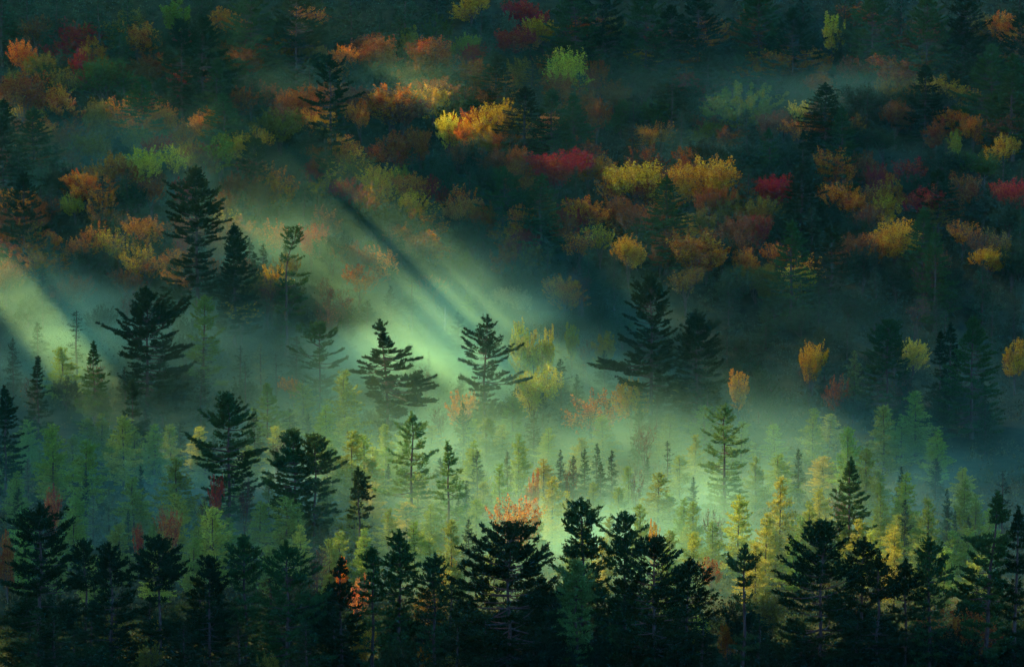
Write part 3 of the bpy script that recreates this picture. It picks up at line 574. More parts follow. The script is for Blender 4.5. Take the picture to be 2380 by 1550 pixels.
# autumn trees of the slope and the valley edge: kind, U, V, width in the picture, height in metres, colour
SLOPE = [
 ('sparse', 90, 30, 95, 15, 'brown'), ('wide', 190, 45, 125, 15, 'crimson'), ('round', 325, 46, 110, 14, 'orange'), ('column', 288, 50, 40, 14, 'green'),
 ('column', 412, -4, 60, 15, 'lime'), ('wide', 240, 122, 140, 16, 'green'), ('round', 112, 112, 90, 13, 'olive'), ('flame', 58, 168, 130, 18, 'rust'),
 ('round', 148, 184, 95, 17, 'orange'), ('round', 222, 244, 85, 14, 'olive'), ('flame', 575, 106, 90, 13, 'rust'), ('round', 650, 246, 130, 14, 'olive'),
 ('sparse', 410, 262, 60, 11, 'orange'), ('round', 333, 337, 100, 15, 'yellow'), ('round', 300, 360, 70, 14, 'rust'), ('sparse', 408, 330, 75, 15, 'yellow'),
 ('wide', 205, 386, 130, 14, 'orange'), ('round', 175, 444, 66, 9, 'yellow'), ('round', 96, 372, 66, 12, 'pale green'), ('column', 512, 310, 66, 15, 'lime'),
 ('sparse', 648, 405, 84, 14, 'orange'), ('round', 740, 358, 78, 14, 'red'), ('column', 15, 345, 52, 12, 'red'), ('round', 30, 150, 60, 14, 'olive'),
 ('sparse', 205, 508, 70, 14, 'orange'), ('flame', 345, 504, 110, 14, 'orange'), ('sparse', 275, 540, 80, 12, 'gold'), ('column', 20, 530, 44, 12, 'rust'),
 ('sparse', 425, 540, 60, 11, 'red'), ('round', 600, 632, 100, 11, 'olive'), ('sparse', 560, 690, 90, 12, 'gold'),
 ('flame', 886, 72, 95, 15, 'rust'), ('flame', 1008, 86, 120, 15, 'rust'), ('dome', 1017, 42, 78, 13, 'green'), ('column', 952, 58, 36, 13, 'lime'),
 ('round', 1080, 76, 62, 12, 'lime'), ('flame', 1185, 62, 100, 15, 'red'), ('round', 1222, -4, 90, 15, 'crimson'), ('round', 1096, -28, 70, 12, 'gold'),
 ('column', 1183, 24, 36, 13, 'pale green'), ('round', 1262, 36, 70, 14, 'gold'), ('flame', 1322, 100, 105, 20, 'yellow'), ('round', 912, 190, 130, 15, 'orange'),
 ('wide', 1156, 224, 145, 16, 'gold'), ('round', 1044, 256, 62, 14, 'yellow'), ('round', 1270, 250, 78, 11, 'bright orange'), ('round', 1442, 220, 78, 13, 'green'),
 ('round', 1516, 224, 84, 13, 'green'), ('wide', 885, 378, 120, 12, 'gold'), ('round', 932, 378, 50, 11, 'lime'), ('round', 1003, 406, 54, 11, 'crimson'),
 ('flame', 1285, 346, 150, 17, 'crimson'), ('flame', 1212, 366, 96, 15, 'rust'), ('round', 1066, 457, 82, 11, 'bright orange'), ('flame', 1478, 374, 150, 17, 'gold'),
 ('flame', 1580, 372, 90, 16, 'gold'), ('round', 1272, 464, 70, 11, 'olive'), ('round', 1100, 130, 110, 15, 'rust'), ('round', 1210, 130, 90, 15, 'olive'),
 ('round', 800, 100, 70, 13, 'orange'), ('round', 838, 235, 60, 12, 'orange'), ('round', 980, 130, 100, 13, 'brown'), ('round', 1120, 300, 70, 12, 'olive'),
 ('sparse', 1060, 330, 80, 12, 'brown'), ('sparse', 1150, 340, 90, 12, 'brown'), ('round', 1390, 130, 66, 14, 'rust'), ('round', 1385, 225, 70, 14, 'rust'),
 ('round', 1330, 300, 60, 12, 'green'), ('column', 1932, 32, 46, 17, 'yellow'), ('flame', 2090, 128, 135, 14, 'rust'), ('round', 1985, 126, 90, 14, 'brown'),
 ('dome', 1722, 204, 205, 15, 'lime'), ('round', 1856, 230, 76, 13, 'yellow'), ('round', 1640, 274, 86, 9, 'lime'), ('round', 2350, 212, 86, 14, 'olive'),
 ('flame', 2260, 268, 60, 12, 'orange'), ('column', 2216, 300, 34, 13, 'lime'), ('column', 2172, 276, 44, 12, 'rust'), ('flame', 1662, 355, 150, 17, 'gold'),
 ('round', 1932, 335, 104, 16, 'orange'), ('round', 2004, 346, 80, 15, 'brown'), ('round', 2036, 374, 74, 14, 'crimson'), ('sparse', 2112, 362, 100, 14, 'red'),
 ('round', 2286, 346, 92, 12, 'green'), ('flame', 2246, 392, 96, 16, 'rust'), ('flame', 2152, 433, 120, 15, 'red'), ('flame', 2350, 412, 90, 15, 'red'),
 ('column', 2062, 442, 56, 14, 'gold'), ('round', 1972, 420, 96, 15, 'orange'), ('flame', 1798, 404, 96, 14, 'crimson'), ('round', 1722, 414, 70, 13, 'rust'),
 ('round', 1768, 496, 74, 12, 'red'), ('round', 1545, 460, 90, 15, 'rust'), ('sparse', 1430, 395, 90, 14, 'orange'), ('round', 1440, 450, 90, 13, 'rust'),
 ('round', 1610, 525, 150, 17, 'orange'), ('flame', 1460, 548, 78, 14, 'gold'), ('flame', 2082, 500, 120, 15, 'gold'), ('round', 1846, 606, 86, 12, 'yellow'),
 ('round', 1776, 642, 46, 9, 'olive'), ('sparse', 1320, 492, 90, 13, 'rust'), ('column', 1176, 568, 62, 12, 'rust'), ('round', 1312, 628, 92, 12, 'orange'),
 ('column', 1630, 480, 60, 12, 'olive'), ('round', 1690, 440, 70, 12, 'olive'), ('round', 2330, 300, 70, 12, 'gold'), ('sparse', 2015, 470, 80, 13, 'brown'),
 ('round', 1082, 580, 60, 12, 'green'), ('round', 1156, 664, 44, 9, 'pale green'), ('round', 1206, 662, 74, 11, 'pale green'), ('round', 830, 560, 90, 12, 'rust'),
 ('flame', 1238, 850, 112, 18, 'yellow'), ('column', 1210, 745, 46, 19, 'yellow'), ('column', 1240, 764, 38, 18, 'yellow'), ('column', 1272, 760, 34, 18, 'yellow'),
 ('sparse', 1085, 905, 95, 14, 'bright orange'), ('round', 1470, 878, 80, 15, 'gold'), ('sparse', 1375, 900, 120, 15, 'bright orange'), ('column', 1330, 748, 30, 14, 'lime'),
 ('column', 1405, 770, 50, 13, 'lime'), ('column', 1720, 856, 44, 14, 'gold'), ('round', 1766, 850, 70, 14, 'dark green'), ('flame', 1886, 796, 76, 16, 'gold'),
 ('sparse', 1944, 860, 66, 13, 'rust'), ('round', 2126, 776, 66, 11, 'yellow'), ('column', 2365, 786, 50, 14, 'gold'), ('round', 1585, 885, 60, 8, 'lime'),
 ('fan', 1206, 1162, 130, 15, 'bright orange'), ('column', 1241, 1094, 26, 13, 'bright orange'), ('column', 1524, 1204, 22, 12, 'gold'), ('column', 1041, 1297, 40, 9, 'gold'),
 ('sparse', 826, 1326, 54, 10, 'bright orange'), ('fan', 387, 1190, 60, 13, 'red orange'), ('sparse', 503, 1100, 48, 13, 'red'), ('sparse', 313, 1210, 30, 11, 'red orange'),
 ('fan', 112, 1142, 46, 14, 'red orange'), ('round', 4, 1232, 50, 13, 'rust'), ('column', 790, 1294, 30, 10, 'orange'), ('sparse', 680, 870, 70, 10, 'orange'),
 ('round', 2205, 1414, 150, 11, 'rust'), ('round', 2292, 1408, 96, 12, 'rust'), ('round', 1637, 1424, 56, 10, 'yellow'), ('round', 1697, 1438, 40, 9, 'orange'),
 ('round', 836, 1446, 48, 9, 'gold'), ('round', 986, 1490, 40, 8, 'orange'), ('column', 353, 1436, 26, 9, 'gold'), ('sparse', 1660, 1290, 60, 8, 'rust'),
]
for k, U, V, w, h, c in SLOPE:
    put(k, U, V, w, h, c)

# larches and spruces of the bog
BOG = [
 ('larch', 140, 806, 60, 14, 'larch'), ('larch', 230, 960, 44, 12, 'larch'), ('larch', 115, 984, 66, 18, 'larch'), ('larch', 280, 964, 60, 17, 'larch yellow'),
 ('larch', 305, 990, 44, 13, 'larch'), ('larch', 353, 985, 56, 14, 'larch'), ('larch', 390, 984, 44, 13, 'larch'), ('spruce', 413, 980, 34, 11, 'spruce'),
 ('thin', 173, 722, 58, 17, 'spruce'), ('thin', 470, 806, 50, 15, 'spruce'), ('thin', 555, 804, 54, 14, 'spruce'), ('thin', 567, 840, 44, 14, 'spruce'),
 ('thin', 638, 820, 38, 12, 'spruce'), ('thin', 603, 793, 46, 15, 'pale green'), ('larch', 700, 890, 60, 14, 'larch'), ('larch', 637, 988, 44, 10, 'larch yellow'),
 ('larch', 755, 940, 60, 15, 'larch'), ('larch', 797, 860, 70, 21, 'larch'), ('spruce', 713, 960, 30, 10, 'spruce'), ('larch', 193, 1020, 70, 17, 'larch'),
 ('larch', 402, 1064, 74, 15, 'larch'), ('larch', 300, 1108, 66, 14, 'larch'), ('spruce', 245, 1130, 34, 11, 'pale green'), ('spruce', 208, 1146, 36, 11, 'pale green'),
 ('larch', 400, 1145, 60, 14, 'larch yellow'), ('larch', 270, 1214, 56, 12, 'larch'), ('larch', 487, 1176, 76, 16, 'larch yellow'), ('larch', 443, 1247, 46, 11, 'larch'),
 ('larch', 467, 1160, 44, 12, 'larch'), ('larch', 659, 1152, 78, 14, 'larch'), ('larch', 620, 1264, 44, 10, 'larch'), ('larch', 760, 1250, 42, 11, 'larch'),
 ('larch', 786, 1232, 46, 12, 'larch'), ('spruce', 55, 1064, 38, 12, 'pale green'), ('larch', 30, 1094, 46, 12, 'larch'), ('spruce', 32, 1130, 44, 12, 'spruce'),
 ('spruce', 320, 1080, 26, 10, 'spruce'), ('spruce', 290, 1185, 26, 9, 'spruce'), ('spruce', 390, 1090, 24, 9, 'spruce'), ('spruce', 190, 1090, 30, 11, 'spruce'),
 ('larch', 815, 1000, 60, 18, 'larch'), ('larch', 843, 1010, 54, 16, 'larch'), ('larch', 893, 985, 40, 14, 'larch'), ('spruce', 901, 1076, 30, 10, 'spruce'),
 ('spruce', 1108, 1044, 46, 13, 'spruce'), ('spruce', 1178, 1046, 34, 13, 'pale green'), ('larch', 1206, 1008, 46, 14, 'larch'), ('larch', 1100, 1024, 48, 14, 'larch'),
 ('larch', 1161, 1077, 40, 14, 'larch'), ('larch', 1285, 1108, 56, 14, 'larch yellow'), ('larch', 1320, 1140, 34, 12, 'larch yellow'), ('spruce', 1303, 1044, 32, 11, 'spruce'),
 ('spruce', 1333, 1056, 30, 10, 'spruce'), ('spruce', 1360, 1040, 32, 11, 'spruce'), ('spruce', 1390, 1028, 32, 11, 'spruce'), ('spruce', 1423, 1044, 36, 12, 'spruce'),
 ('spruce', 1398, 1072, 32, 10, 'spruce'), ('larch', 1463, 1082, 36, 11, 'larch'), ('spruce', 1508, 1062, 32, 10, 'spruce'), ('thin', 1553, 1024, 42, 14, 'spruce'),
 ('larch', 1533, 1097, 70, 14, 'larch'), ('larch', 1490, 1170, 46, 14, 'larch'), ('spruce', 1088, 1206, 46, 12, 'spruce'), ('larch', 1048, 1206, 56, 16, 'larch'),
 ('larch', 843, 1226, 50, 13, 'larch'), ('spruce', 1083, 1116, 44, 12, 'spruce'), ('larch', 1594, 1157, 50, 13, 'larch'), ('larch', 1614, 1164, 46, 13, 'larch'),
 ('larch', 1722, 1148, 62, 16, 'larch yellow'), ('larch', 1820, 1108, 60, 18, 'larch yellow'), ('larch', 1787, 1190, 54, 14, 'larch yellow'), ('larch', 1887, 1163, 44, 13, 'larch'),
 ('larch', 1867, 1197, 44, 12, 'larch'), ('larch', 1906, 1201, 40, 11, 'larch'), ('larch', 1970, 1213, 36, 11, 'larch'), ('larch', 2004, 1203, 50, 12, 'larch yellow'),
 ('larch', 2032, 1230, 48, 11, 'larch yellow'), ('larch', 2054, 1120, 34, 14, 'larch'), ('larch', 2114, 1098, 62, 16, 'larch'), ('spruce', 2102, 1084, 32, 14, 'spruce'),
 ('larch', 2166, 1157, 58, 16, 'larch'), ('spruce', 2210, 1136, 32, 12, 'spruce'), ('larch', 2252, 1114, 50, 16, 'larch'), ('larch', 2277, 1146, 40, 14, 'larch'),
 ('larch', 2089, 1224, 50, 14, 'larch yellow'), ('larch', 2164, 1246, 60, 13, 'larch'), ('larch', 2207, 1268, 48, 11, 'larch'), ('thin', 2340, 1094, 52, 15, 'spruce'),
 ('spruce', 2262, 1197, 34, 11, 'spruce'), ('spruce', 2229, 1184, 28, 11, 'spruce'), ('spruce', 2212, 1174, 28, 11, 'spruce'), ('spruce', 2112, 1161, 40, 13, 'spruce'),
 ('larch', 1976, 990, 50, 16, 'larch'), ('larch', 2020, 1040, 54, 14, 'larch'), ('larch', 2187, 998, 50, 13, 'larch'), ('larch', 2284, 1287, 54, 12, 'larch'),
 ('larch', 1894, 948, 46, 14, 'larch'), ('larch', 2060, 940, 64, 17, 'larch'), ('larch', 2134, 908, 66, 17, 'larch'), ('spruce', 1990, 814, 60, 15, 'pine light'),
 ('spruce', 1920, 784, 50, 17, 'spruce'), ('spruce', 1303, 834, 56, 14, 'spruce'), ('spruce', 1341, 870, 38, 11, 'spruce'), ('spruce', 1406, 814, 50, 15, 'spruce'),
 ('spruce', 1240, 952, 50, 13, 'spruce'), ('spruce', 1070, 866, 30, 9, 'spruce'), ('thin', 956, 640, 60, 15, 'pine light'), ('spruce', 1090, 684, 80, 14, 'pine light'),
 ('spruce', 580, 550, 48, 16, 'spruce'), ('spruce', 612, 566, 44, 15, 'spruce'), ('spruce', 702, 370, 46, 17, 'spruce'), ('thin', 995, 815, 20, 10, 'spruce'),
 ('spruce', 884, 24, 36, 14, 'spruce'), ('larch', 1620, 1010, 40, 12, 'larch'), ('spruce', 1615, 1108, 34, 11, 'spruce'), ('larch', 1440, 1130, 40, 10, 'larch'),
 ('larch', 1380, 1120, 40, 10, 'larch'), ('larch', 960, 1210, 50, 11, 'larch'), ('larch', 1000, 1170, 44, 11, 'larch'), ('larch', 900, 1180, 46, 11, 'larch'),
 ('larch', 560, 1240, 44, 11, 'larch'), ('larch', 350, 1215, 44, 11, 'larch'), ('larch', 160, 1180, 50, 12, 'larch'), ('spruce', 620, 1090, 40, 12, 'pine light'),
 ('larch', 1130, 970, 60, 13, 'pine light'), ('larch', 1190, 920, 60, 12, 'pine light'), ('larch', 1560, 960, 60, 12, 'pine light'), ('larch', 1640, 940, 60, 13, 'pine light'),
 ('larch', 1250, 1200, 40, 10, 'larch'), ('larch', 1560, 1230, 44, 11, 'larch'), ('larch', 1660, 1210, 44, 11, 'larch'), ('larch', 1850, 1250, 44, 10, 'larch'),
 ('larch', 1420, 1200, 40, 11, 'larch'), ('larch', 2310, 1180, 44, 12, 'larch'), ('larch', 1760, 1060, 44, 12, 'larch'), ('spruce', 1860, 1040, 36, 12, 'spruce'),
]
for k, U, V, w, h, c in BOG:
    put(k, U, V, w, h, c)
for U, V, w, h in [(480, 1150, 50, 13), (563, 1108, 40, 15), (733, 1270, 56, 11), (1667, 1185, 60, 12), (1325, 1060, 40, 15), (1500, 985, 60, 12), (1480, 1090, 40, 12), (640, 1010, 50, 12), (760, 700, 60, 14), (1350, 620, 60, 13), (620, 640, 60, 14), (1960, 1130, 44, 14), (2150, 620, 60, 15)]:
    put('bare', U, V, w, h, 'brown')

# trees that fill the slope, the valley edge and the nearest bank between the ones above
def fill(n, u0, u1, v0, v1, gap, pick, seed):
    r = random.Random(seed); made = 0
    for _ in range(n * 30):
        if made >= n: break
        U, V = r.uniform(u0, u1), r.uniform(v0, v1)
        if any(abs(t['U'] - U) < gap and abs(t['V'] - V) < gap * 0.75 for t in TREES): continue
        pick(r, U, V); made += 1
def slope_fill(r, U, V):
    q = r.random()
    if q < .24: put('spruce', U, V, r.uniform(48, 70), r.uniform(13, 18), 'spruce', r.choice(['', 'tall', 'dense', 'ragged']))
    elif q < .46: put('round', U, V, r.uniform(80, 115), r.uniform(11, 14), 'dark green', r.choice(['', 'low', 'leafy', 'broad']))
    elif q < .76: put('round', U, V, r.uniform(74, 110), r.uniform(11, 14), r.choice(['olive', 'brown', 'rust', 'orange']), r.choice(['', 'low', 'dull']))
    else: put('sparse', U, V, r.uniform(70, 100), r.uniform(11, 14), r.choice(['brown', 'olive', 'rust', 'orange']))
fill(190, 5, 2375, 5, 640, 38, slope_fill, 5)
fill(16, 0, 2380, -45, 10, 60, lambda r, U, V: put('spruce', U, V, r.uniform(60, 90), r.uniform(17, 24), 'spruce', r.choice(['lofty', 'towering', 'crest'])), 8)
def wood_fill(r, U, V):
    q = r.random()
    if q < .34: put('spruce', U, V, r.uniform(50, 74), r.uniform(13, 18), 'spruce', r.choice(['slim', 'shaded', 'dusky', 'sombre']))
    elif q < .62: put('round', U, V, r.uniform(80, 120), r.uniform(11, 14), 'dark green', r.choice(['shaded', 'dusky', 'bushy', 'sombre']))
    else: put(r.choice(['round', 'sparse', 'flame']), U, V, r.uniform(70, 100), r.uniform(10, 14), r.choice(['olive', 'brown', 'rust', 'orange', 'gold']), r.choice(['shaded', 'faded', 'bushy', 'mottled']))
for a_, b_, c_, d_, n_ in ((5, 2375, 15, 270, 18), (1250, 2375, 280, 560, 8)): fill(n_, a_, b_, c_, d_, 48, lambda r, U, V: put('pine', U, V, r.uniform(80, 120), r.uniform(20, 27), r.choice(['pine', 'pine black']), r.choice(['slope', 'shaded', 'ragged'])), 14)
fill(130, 5, 2375, 15, 620, 27, wood_fill, 15)
fill(75, 5, 1650, 30, 540, 24, lambda r, U, V: put(r.choice(['round', 'sparse', 'flame']), U, V, r.uniform(60, 95), r.uniform(10, 14), r.choice(['rust', 'orange', 'crimson', 'gold', 'orange', 'rust']), r.choice(['small', 'wispy', 'half-hidden', 'glowing'])), 17)
def bog_fill(r, U, V):
    if r.random() < .8: put('larch', U, V, r.uniform(44, 60), r.uniform(8, 12), r.choice(['larch', 'larch', 'larch yellow']), r.choice(['small', 'soft', 'young', 'feathery', 'bushy']))
    else: put('spruce', U, V, r.uniform(34, 46), r.uniform(8, 11), 'spruce', r.choice(['small', 'young']))
fill(90, 10, 2370, 960, 1290, 30, bog_fill, 16)
def edge_fill(r, U, V):
    q = r.random()
    if q < .5: put('spruce', U, V, r.uniform(40, 60), r.uniform(11, 16), 'spruce', r.choice(['', 'dense']))
    elif q < .8: put('round', U, V, r.uniform(60, 90), r.uniform(8, 11), 'dark green')
    else: put('bare', U, V, r.uniform(40, 60), r.uniform(10, 13), 'brown')
fill(85, 10, 2370, 640, 960, 40, edge_fill, 6)
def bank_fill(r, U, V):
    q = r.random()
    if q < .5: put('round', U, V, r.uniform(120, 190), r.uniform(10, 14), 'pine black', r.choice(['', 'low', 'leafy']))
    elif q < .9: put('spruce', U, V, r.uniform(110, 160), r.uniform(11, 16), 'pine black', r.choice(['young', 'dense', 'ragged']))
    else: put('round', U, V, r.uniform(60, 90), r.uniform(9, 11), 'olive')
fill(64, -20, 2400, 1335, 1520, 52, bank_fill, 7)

# a white dead birch in the mist
def snag():
    x, y, z = spot(1033, 714, 6)
    root = bpy.data.objects.new("dead_birch", None); SC.collection.objects.link(root); root.location = (x, y, z - .1)
    P = np.array([[[0, 0, 0], [.1, 0, 2], [.05, .1, 3.2], [.12, 0, 4.8], [.1, .05, 6]]], float)
    o = bpy.data.objects.new("trunk", mesh_from("snag_trunk", *joined([tubes(P, np.array([[.26, .22, .19, .16, .13]]), 9)]), M_BIRCH, True)); SC.collection.objects.link(o); o.parent = root
    for k, (h0, dx, dz) in enumerate([(2.2, -1.5, 1.6), (3.4, 1.0, 1.0)]):
        Q = np.array([[[.08, .02, h0], [dx * .5, .1, h0 + dz * .35], [dx, .1, h0 + dz]]], float)
        b = bpy.data.objects.new("branch", mesh_from("snag_branch", *joined([tubes(Q, np.array([[.12, .09, .04]]), 6)]), M_BIRCH, True)); SC.collection.objects.link(b); b.parent = root
    root["category"] = "dead birch"; root["label"] = "broken white birch trunk standing alone in the pale mist"
snag()

# ------------------------------------------------------------------ labels: what a tree looks like and where it stands from a tree one can find
LAND = [t for t in TREES if t['ref']]
SECT = ["right of", "up-right of", "above", "up-left of", "left of", "down-left of", "below", "down-right of"]
def sector(t, l):
    return int(round(math.degrees(math.atan2(l['V'] - t['V'], t['U'] - l['U'])) / 45.0)) % 8
ORD = ["nearest", "second", "third", "fourth", "fifth", "sixth", "seventh", "eighth", "ninth", "tenth"]
by_desc = {}
for t in TREES: by_desc.setdefault(t['desc'], []).append(t)
used = set()
for t in TREES:
    if t['label']:
        used.add(t['label']); continue
    best = None
    for l in LAND:
        d = math.hypot(t['U'] - l['U'], t['V'] - l['V'])
        s = sector(t, l)
        same = sorted((o for o in by_desc[t['desc']] if sector(o, l) == s), key=lambda o: math.hypot(o['U'] - l['U'], o['V'] - l['V']))
        rank = next(i for i, o in enumerate(same) if o is t)
        one = len(same) == 1
        score = d + 260 * rank
        if rank < 10 and (best is None or score < best[0]): best = (score, l, s, rank, one)
    _, l, s, rank, one = best
    lead = '' if one else ORD[rank] + ' '
    t['label'] = f"{lead}{t['desc']} {SECT[s]} {l['ref']}"
    assert t['label'] not in used, t['label']
    used.add(t['label'])
for t in TREES: t['root']['label'] = t['label']
print("trees", len(TREES), "longest label", max((len(t['label'].split()), t['label']) for t in TREES))

# ------------------------------------------------------------------ air: thin haze everywhere, mist lying in the valley, added sun blockers above, out of view
def box(name, x0, x1, y0, y1, z0, z1, mat):
    v = np.array([[x, y, z] for z in (z0, z1) for y in (y0, y1) for x in (x0, x1)], float)
    f = np.array([[0, 2, 3, 1], [4, 5, 7, 6], [0, 1, 5, 4], [2, 6, 7, 3], [0, 4, 6, 2], [1, 3, 7, 5]])
    o = bpy.data.objects.new(name, mesh_from(name, v, [f], mat)); SC.collection.objects.link(o)
    o["kind"] = "stuff"
    return o

m, N, L = new_mat("haze")
out = N.new("ShaderNodeOutputMaterial"); pv = N.new("ShaderNodeVolumePrincipled")
pv.inputs["Color"].default_value = (0.08, 0.8, 0.72, 1)
pv.inputs["Density"].default_value = 0.000015
pv.inputs["Anisotropy"].default_value = 0.2
L.new(pv.outputs[0], out.inputs["Volume"])
hz = box("haze", -470, 470, -170, 1420, -8, 212, m)
hz["label"] = "thin blue-green haze filling the whole valley"; hz["category"] = "haze"

# banks of mist: centre x, y, reach x, y, density
BANKS = [(-17, 718, 34, 20, 0.046), (-104, 728, 34, 20, 0.024), (-58, 758, 26, 18, 0.014), (8, 675, 50, 26, 0.006), (-62, 640, 40, 30, 0.003),
         (18, 532, 50, 34, 0.016), (-20, 605, 46, 46, 0.006), (50, 600, 36, 50, 0.006), (92, 842, 44, 13, 0.013), (-125, 806, 44, 15, 0.014), (-48, 850, 44, 13, 0.005)]
m, N, L = new_mat("valley_mist")
out = N.new("ShaderNodeOutputMaterial"); pv = N.new("ShaderNodeVolumePrincipled")
pv.inputs["Color"].default_value = (0.35, 0.92, 0.58, 1)
pv.inputs["Anisotropy"].default_value = 0.3
geo = N.new("ShaderNodeNewGeometry"); sep = N.new("ShaderNodeSeparateXYZ")
L.new(geo.outputs["Position"], sep.inputs[0])
def math_node(op, a, b=None, c=None, clamp=False):
    n = N.new("ShaderNodeMath"); n.operation = op; n.use_clamp = clamp
    for i, v in enumerate((a, b, c)):
        if v is None: continue
        if isinstance(v, (int, float)): n.inputs[i].default_value = v
        else: L.new(v, n.inputs[i])
    return n.outputs[0]
def ramp_node(v, a, b, lo=0.0, hi=1.0):
    n = N.new("ShaderNodeMapRange"); n.interpolation_type = 'SMOOTHSTEP'
    n.inputs[1].default_value, n.inputs[2].default_value, n.inputs[3].default_value, n.inputs[4].default_value = a, b, lo, hi
    L.new(v, n.inputs[0]); return n.outputs[0]
X, Y, Z = sep.outputs
t = math_node('SUBTRACT', Y, 700.0)
r = math_node('SQRT', math_node('MULTIPLY_ADD', t, t, 676.0))
up = math_node('MULTIPLY', math_node('ADD', r, t), 0.25)
hgt = math_node('MAXIMUM', math_node('SUBTRACT', Z, up), 0.0)
depth = ramp_node(Y, 540.0, 720.0)                          # the mist stands deeper against the foot of the slope
hq = math_node('DIVIDE', hgt, math_node('MULTIPLY_ADD', depth, 7.5, 9.0))
fall = math_node('EXPONENT', math_node('MULTIPLY', math_node('MULTIPLY', hq, hq), -1.0))
mp = N.new("ShaderNodeMapping"); mp.inputs["Scale"].default_value = (0.03, 0.032, 0.06)
L.new(geo.outputs["Position"], mp.inputs[0])
nz = N.new("ShaderNodeTexNoise"); nz.inputs["Scale"].default_value = 1.0; nz.inputs["Detail"].default_value = 2.5
L.new(mp.outputs[0], nz.inputs["Vector"])
wisps = ramp_node(nz.outputs[0], 0.34, 0.68, 0.08, 2.0)
def bank(cx, cy_, sx, sy, amount):
    """A denser bank of mist lying round a place of the valley."""
    a = math_node('MULTIPLY', math_node('SUBTRACT', X, float(cx)), 1.0 / sx)
    b = math_node('MULTIPLY', math_node('SUBTRACT', Y, float(cy_)), 1.0 / sy)
    q = math_node('MULTIPLY_ADD', a, a, math_node('MULTIPLY', b, b))
    return math_node('MULTIPLY', math_node('EXPONENT', math_node('MULTIPLY', q, -1.0)), amount)
total = 0.0
for args in BANKS: total = math_node('ADD', bank(*args), total)
veil = math_node('MULTIPLY', ramp_node(Y, 458.0, 515.0), ramp_node(Y, 730.0, 850.0, 0.0012, 0.0007))
den = math_node('MULTIPLY', math_node('MULTIPLY', fall, wisps), math_node('ADD', total, veil))
L.new(den, pv.inputs["Density"])
L.new(pv.outputs[0], out.inputs["Volume"])
mist = box("valley_mist", -200, 200, 456, 900, -4, 120, m)
mist["label"] = "pale mist lying over the bog and the foot of the slope"; mist["category"] = "mist"

m, N, L = new_mat("cloud")
out = N.new("ShaderNodeOutputMaterial"); pv = N.new("ShaderNodeVolumePrincipled")
pv.inputs["Color"].default_value = (0.34, 0.68, 0.76, 1)  # bluish tint chosen to cool the light passing through the added blockers
pv.inputs["Density"].default_value = 0.09
L.new(pv.outputs[0], out.inputs["Volume"])
M_BLOCKER = m
m2 = m.copy(); m2.name = "thin_sun_blocker"
m2.node_tree.nodes["Principled Volume"].inputs["Density"].default_value = 0.055
M_THIN_BLOCKER = m2

BLOCKER_Z = 290.0
def cloud(x0, x1, y0, y1, seed, thick=26, mat=None, label='', z=15.0, turn=0.0):
    """An added sun blocker, out of view, shaped so its shadow falls on x0..x1, y0..y1 of the valley."""
    rng = np.random.default_rng(seed)
    k = (BLOCKER_Z - z) / -SUN_D.z
    cx, cy_ = (x0 + x1) / 2 - SUN_D.x * k, (y0 + y1) / 2 - SUN_D.y * k
    nu, nv = 64, 24
    u = np.arange(nu) * 2 * np.pi / nu; v = np.linspace(0.0, np.pi, nv)
    Uu, Vv = np.meshgrid(u, v)
    d = np.stack([np.cos(Uu) * np.sin(Vv), np.sin(Uu) * np.sin(Vv), np.cos(Vv)], -1)
    b = np.ones(Uu.shape)
    for _ in range(26):
        c = unit(rng.normal(size=3)); b += rng.uniform(0.03, 0.16) * np.clip(d @ c, 0, 1) ** rng.choice([6, 14, 30, 60])
    sq = 1 / np.maximum(np.abs(np.cos(Uu)), np.abs(np.sin(Uu))) ** 0.7     # a bank rather than a ball
    P = np.stack([d[..., 0] * b * sq * (x1 - x0) / 2 * 0.85, d[..., 1] * b * sq * (y1 - y0) / 2 * 0.85, np.sign(d[..., 2]) * np.abs(d[..., 2]) ** 0.6 * b * thick / 2], -1)
    idx = np.arange(nu * nv).reshape(nv, nu)
    F = np.stack([idx[:-1], np.roll(idx[:-1], -1, 1), np.roll(idx[1:], -1, 1), idx[1:]], -1).reshape(-1, 4)[:, ::-1]
    o = bpy.data.objects.new("cloud", mesh_from("cloud", P.reshape(-1, 3), [F], mat or M_BLOCKER, True)); SC.collection.objects.link(o)
    o.location = (cx, cy_, BLOCKER_Z)
    o.rotation_euler = (0, 0, math.radians(turn))
    o["kind"] = "stuff"; o["category"] = "cloud"; o["label"] = label
    return o
cloud(-330, 330, -160, 484, 1, 22, None, "added sun blocker shading the viewpoint and the nearest row of pines", z=14)  # unseen banks from here on are added to shade foreground, sides and slope
cloud(-260, -24, 474, 650, 2, 52, M_THIN_BLOCKER, "thin added sun blocker dimming the larches of the bog", z=10)
cloud(58, 290, 474, 715, 3, 36, M_THIN_BLOCKER, "thin added sun blocker over the gloomy side of the valley", z=12)
cloud(18, 290, 640, 850, 6, 20, M_THIN_BLOCKER, "thin added sun blocker over the golden maples of the slope", z=35)
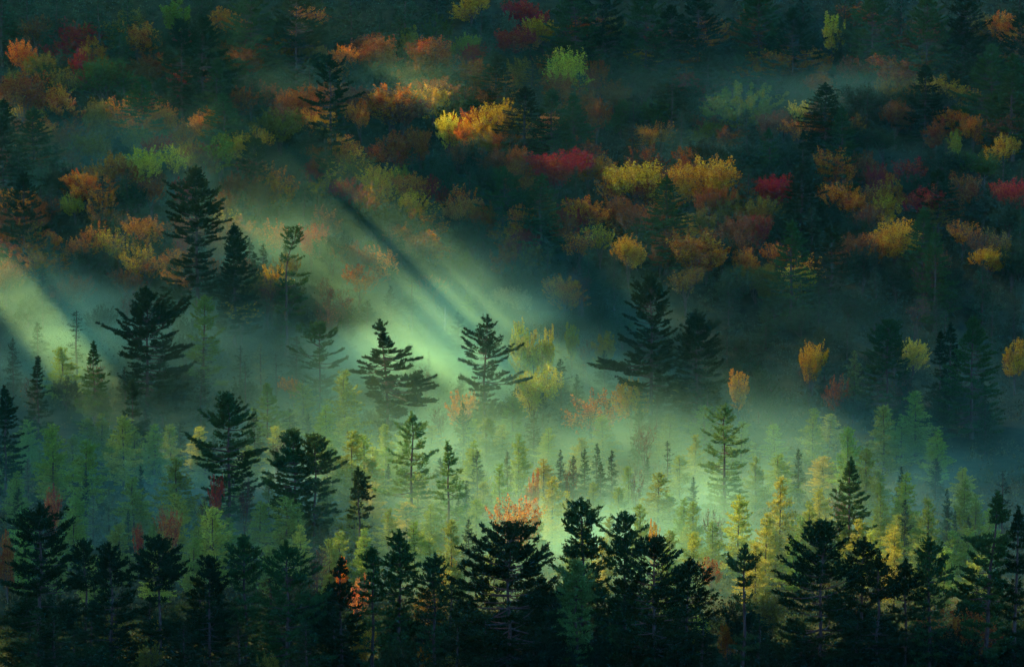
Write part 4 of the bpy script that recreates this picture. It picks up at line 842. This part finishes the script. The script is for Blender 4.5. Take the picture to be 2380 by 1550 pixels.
cloud(-290, 16, 785, 870, 7, 13, M_THIN_BLOCKER, "thinnest added sun blocker over the pale middle of the slope", z=50)
cloud(-300, 300, 860, 1090, 5, 34, M_THIN_BLOCKER, "added sun blocker darkening the head of the slope", z=100)
cloud(-250, -127, 640, 790, 8, 30, M_BLOCKER, "small thick added sun blocker beyond the shaft of light", z=30)
cloud(-160, -88, 620, 676, 9, 26, M_BLOCKER, "narrow thick added sun blocker under the shaft of light", z=14)
rs = random.Random(21)
def blocker_streets(x, x1, y0, y1, wide, gap, turn, z, thick=(9, 22)):
    """Streets of added sun blockers, out of view, drawn out along the valley, with gaps that let shafts of light through."""
    while x < x1:
        w = rs.uniform(*wide)
        a, b = rs.uniform(0, .22), rs.uniform(.8, 1.0)
        cloud(x, x + w, y0 + (y1 - y0) * a, y0 + (y1 - y0) * b, rs.randrange(1000), rs.uniform(*thick) * min(1, .5 + w / 8), M_BLOCKER, "long thin added sun blocker above the misty gap", z=z, turn=turn + rs.uniform(-1.2, 1.2))
        x += w + rs.uniform(*gap)
blocker_streets(-124, -99, 640, 800, (1.2, 3), (3, 6), 6.5, 22, (4, 10))
cloud(-96, -77, 645, 800, 22, 22, M_BLOCKER, "broad added sun blocker between two shafts of light", z=22, turn=5)
cloud(-70, -46, 640, 805, 23, 15, M_BLOCKER, "broadest added sun blocker beside the central shaft of light", z=22, turn=4)
blocker_streets(-42, 7, 625, 810, (1.5, 5), (2.5, 6), 4, 22, (4, 10))
cloud(17, 38, 655, 800, 24, 22, M_BLOCKER, "broad added sun blocker closing the misty gap", z=22, turn=0)
blocker_streets(-34, 58, 490, 640, (1.5, 4), (8, 15), 0, 10, (6, 14))
rp = random.Random(4)
for i in range(12):  # small unseen puffs added to dapple the sunlight on the slope
    x, y, w = rp.uniform(-150, 150), rp.uniform(790, 890), rp.uniform(12, 26)
    cloud(x - w, x + w, y - w * .5, y + w * .5, 40 + i, 16, M_BLOCKER, "ragged added sun blocker dappling the slope", z=60)
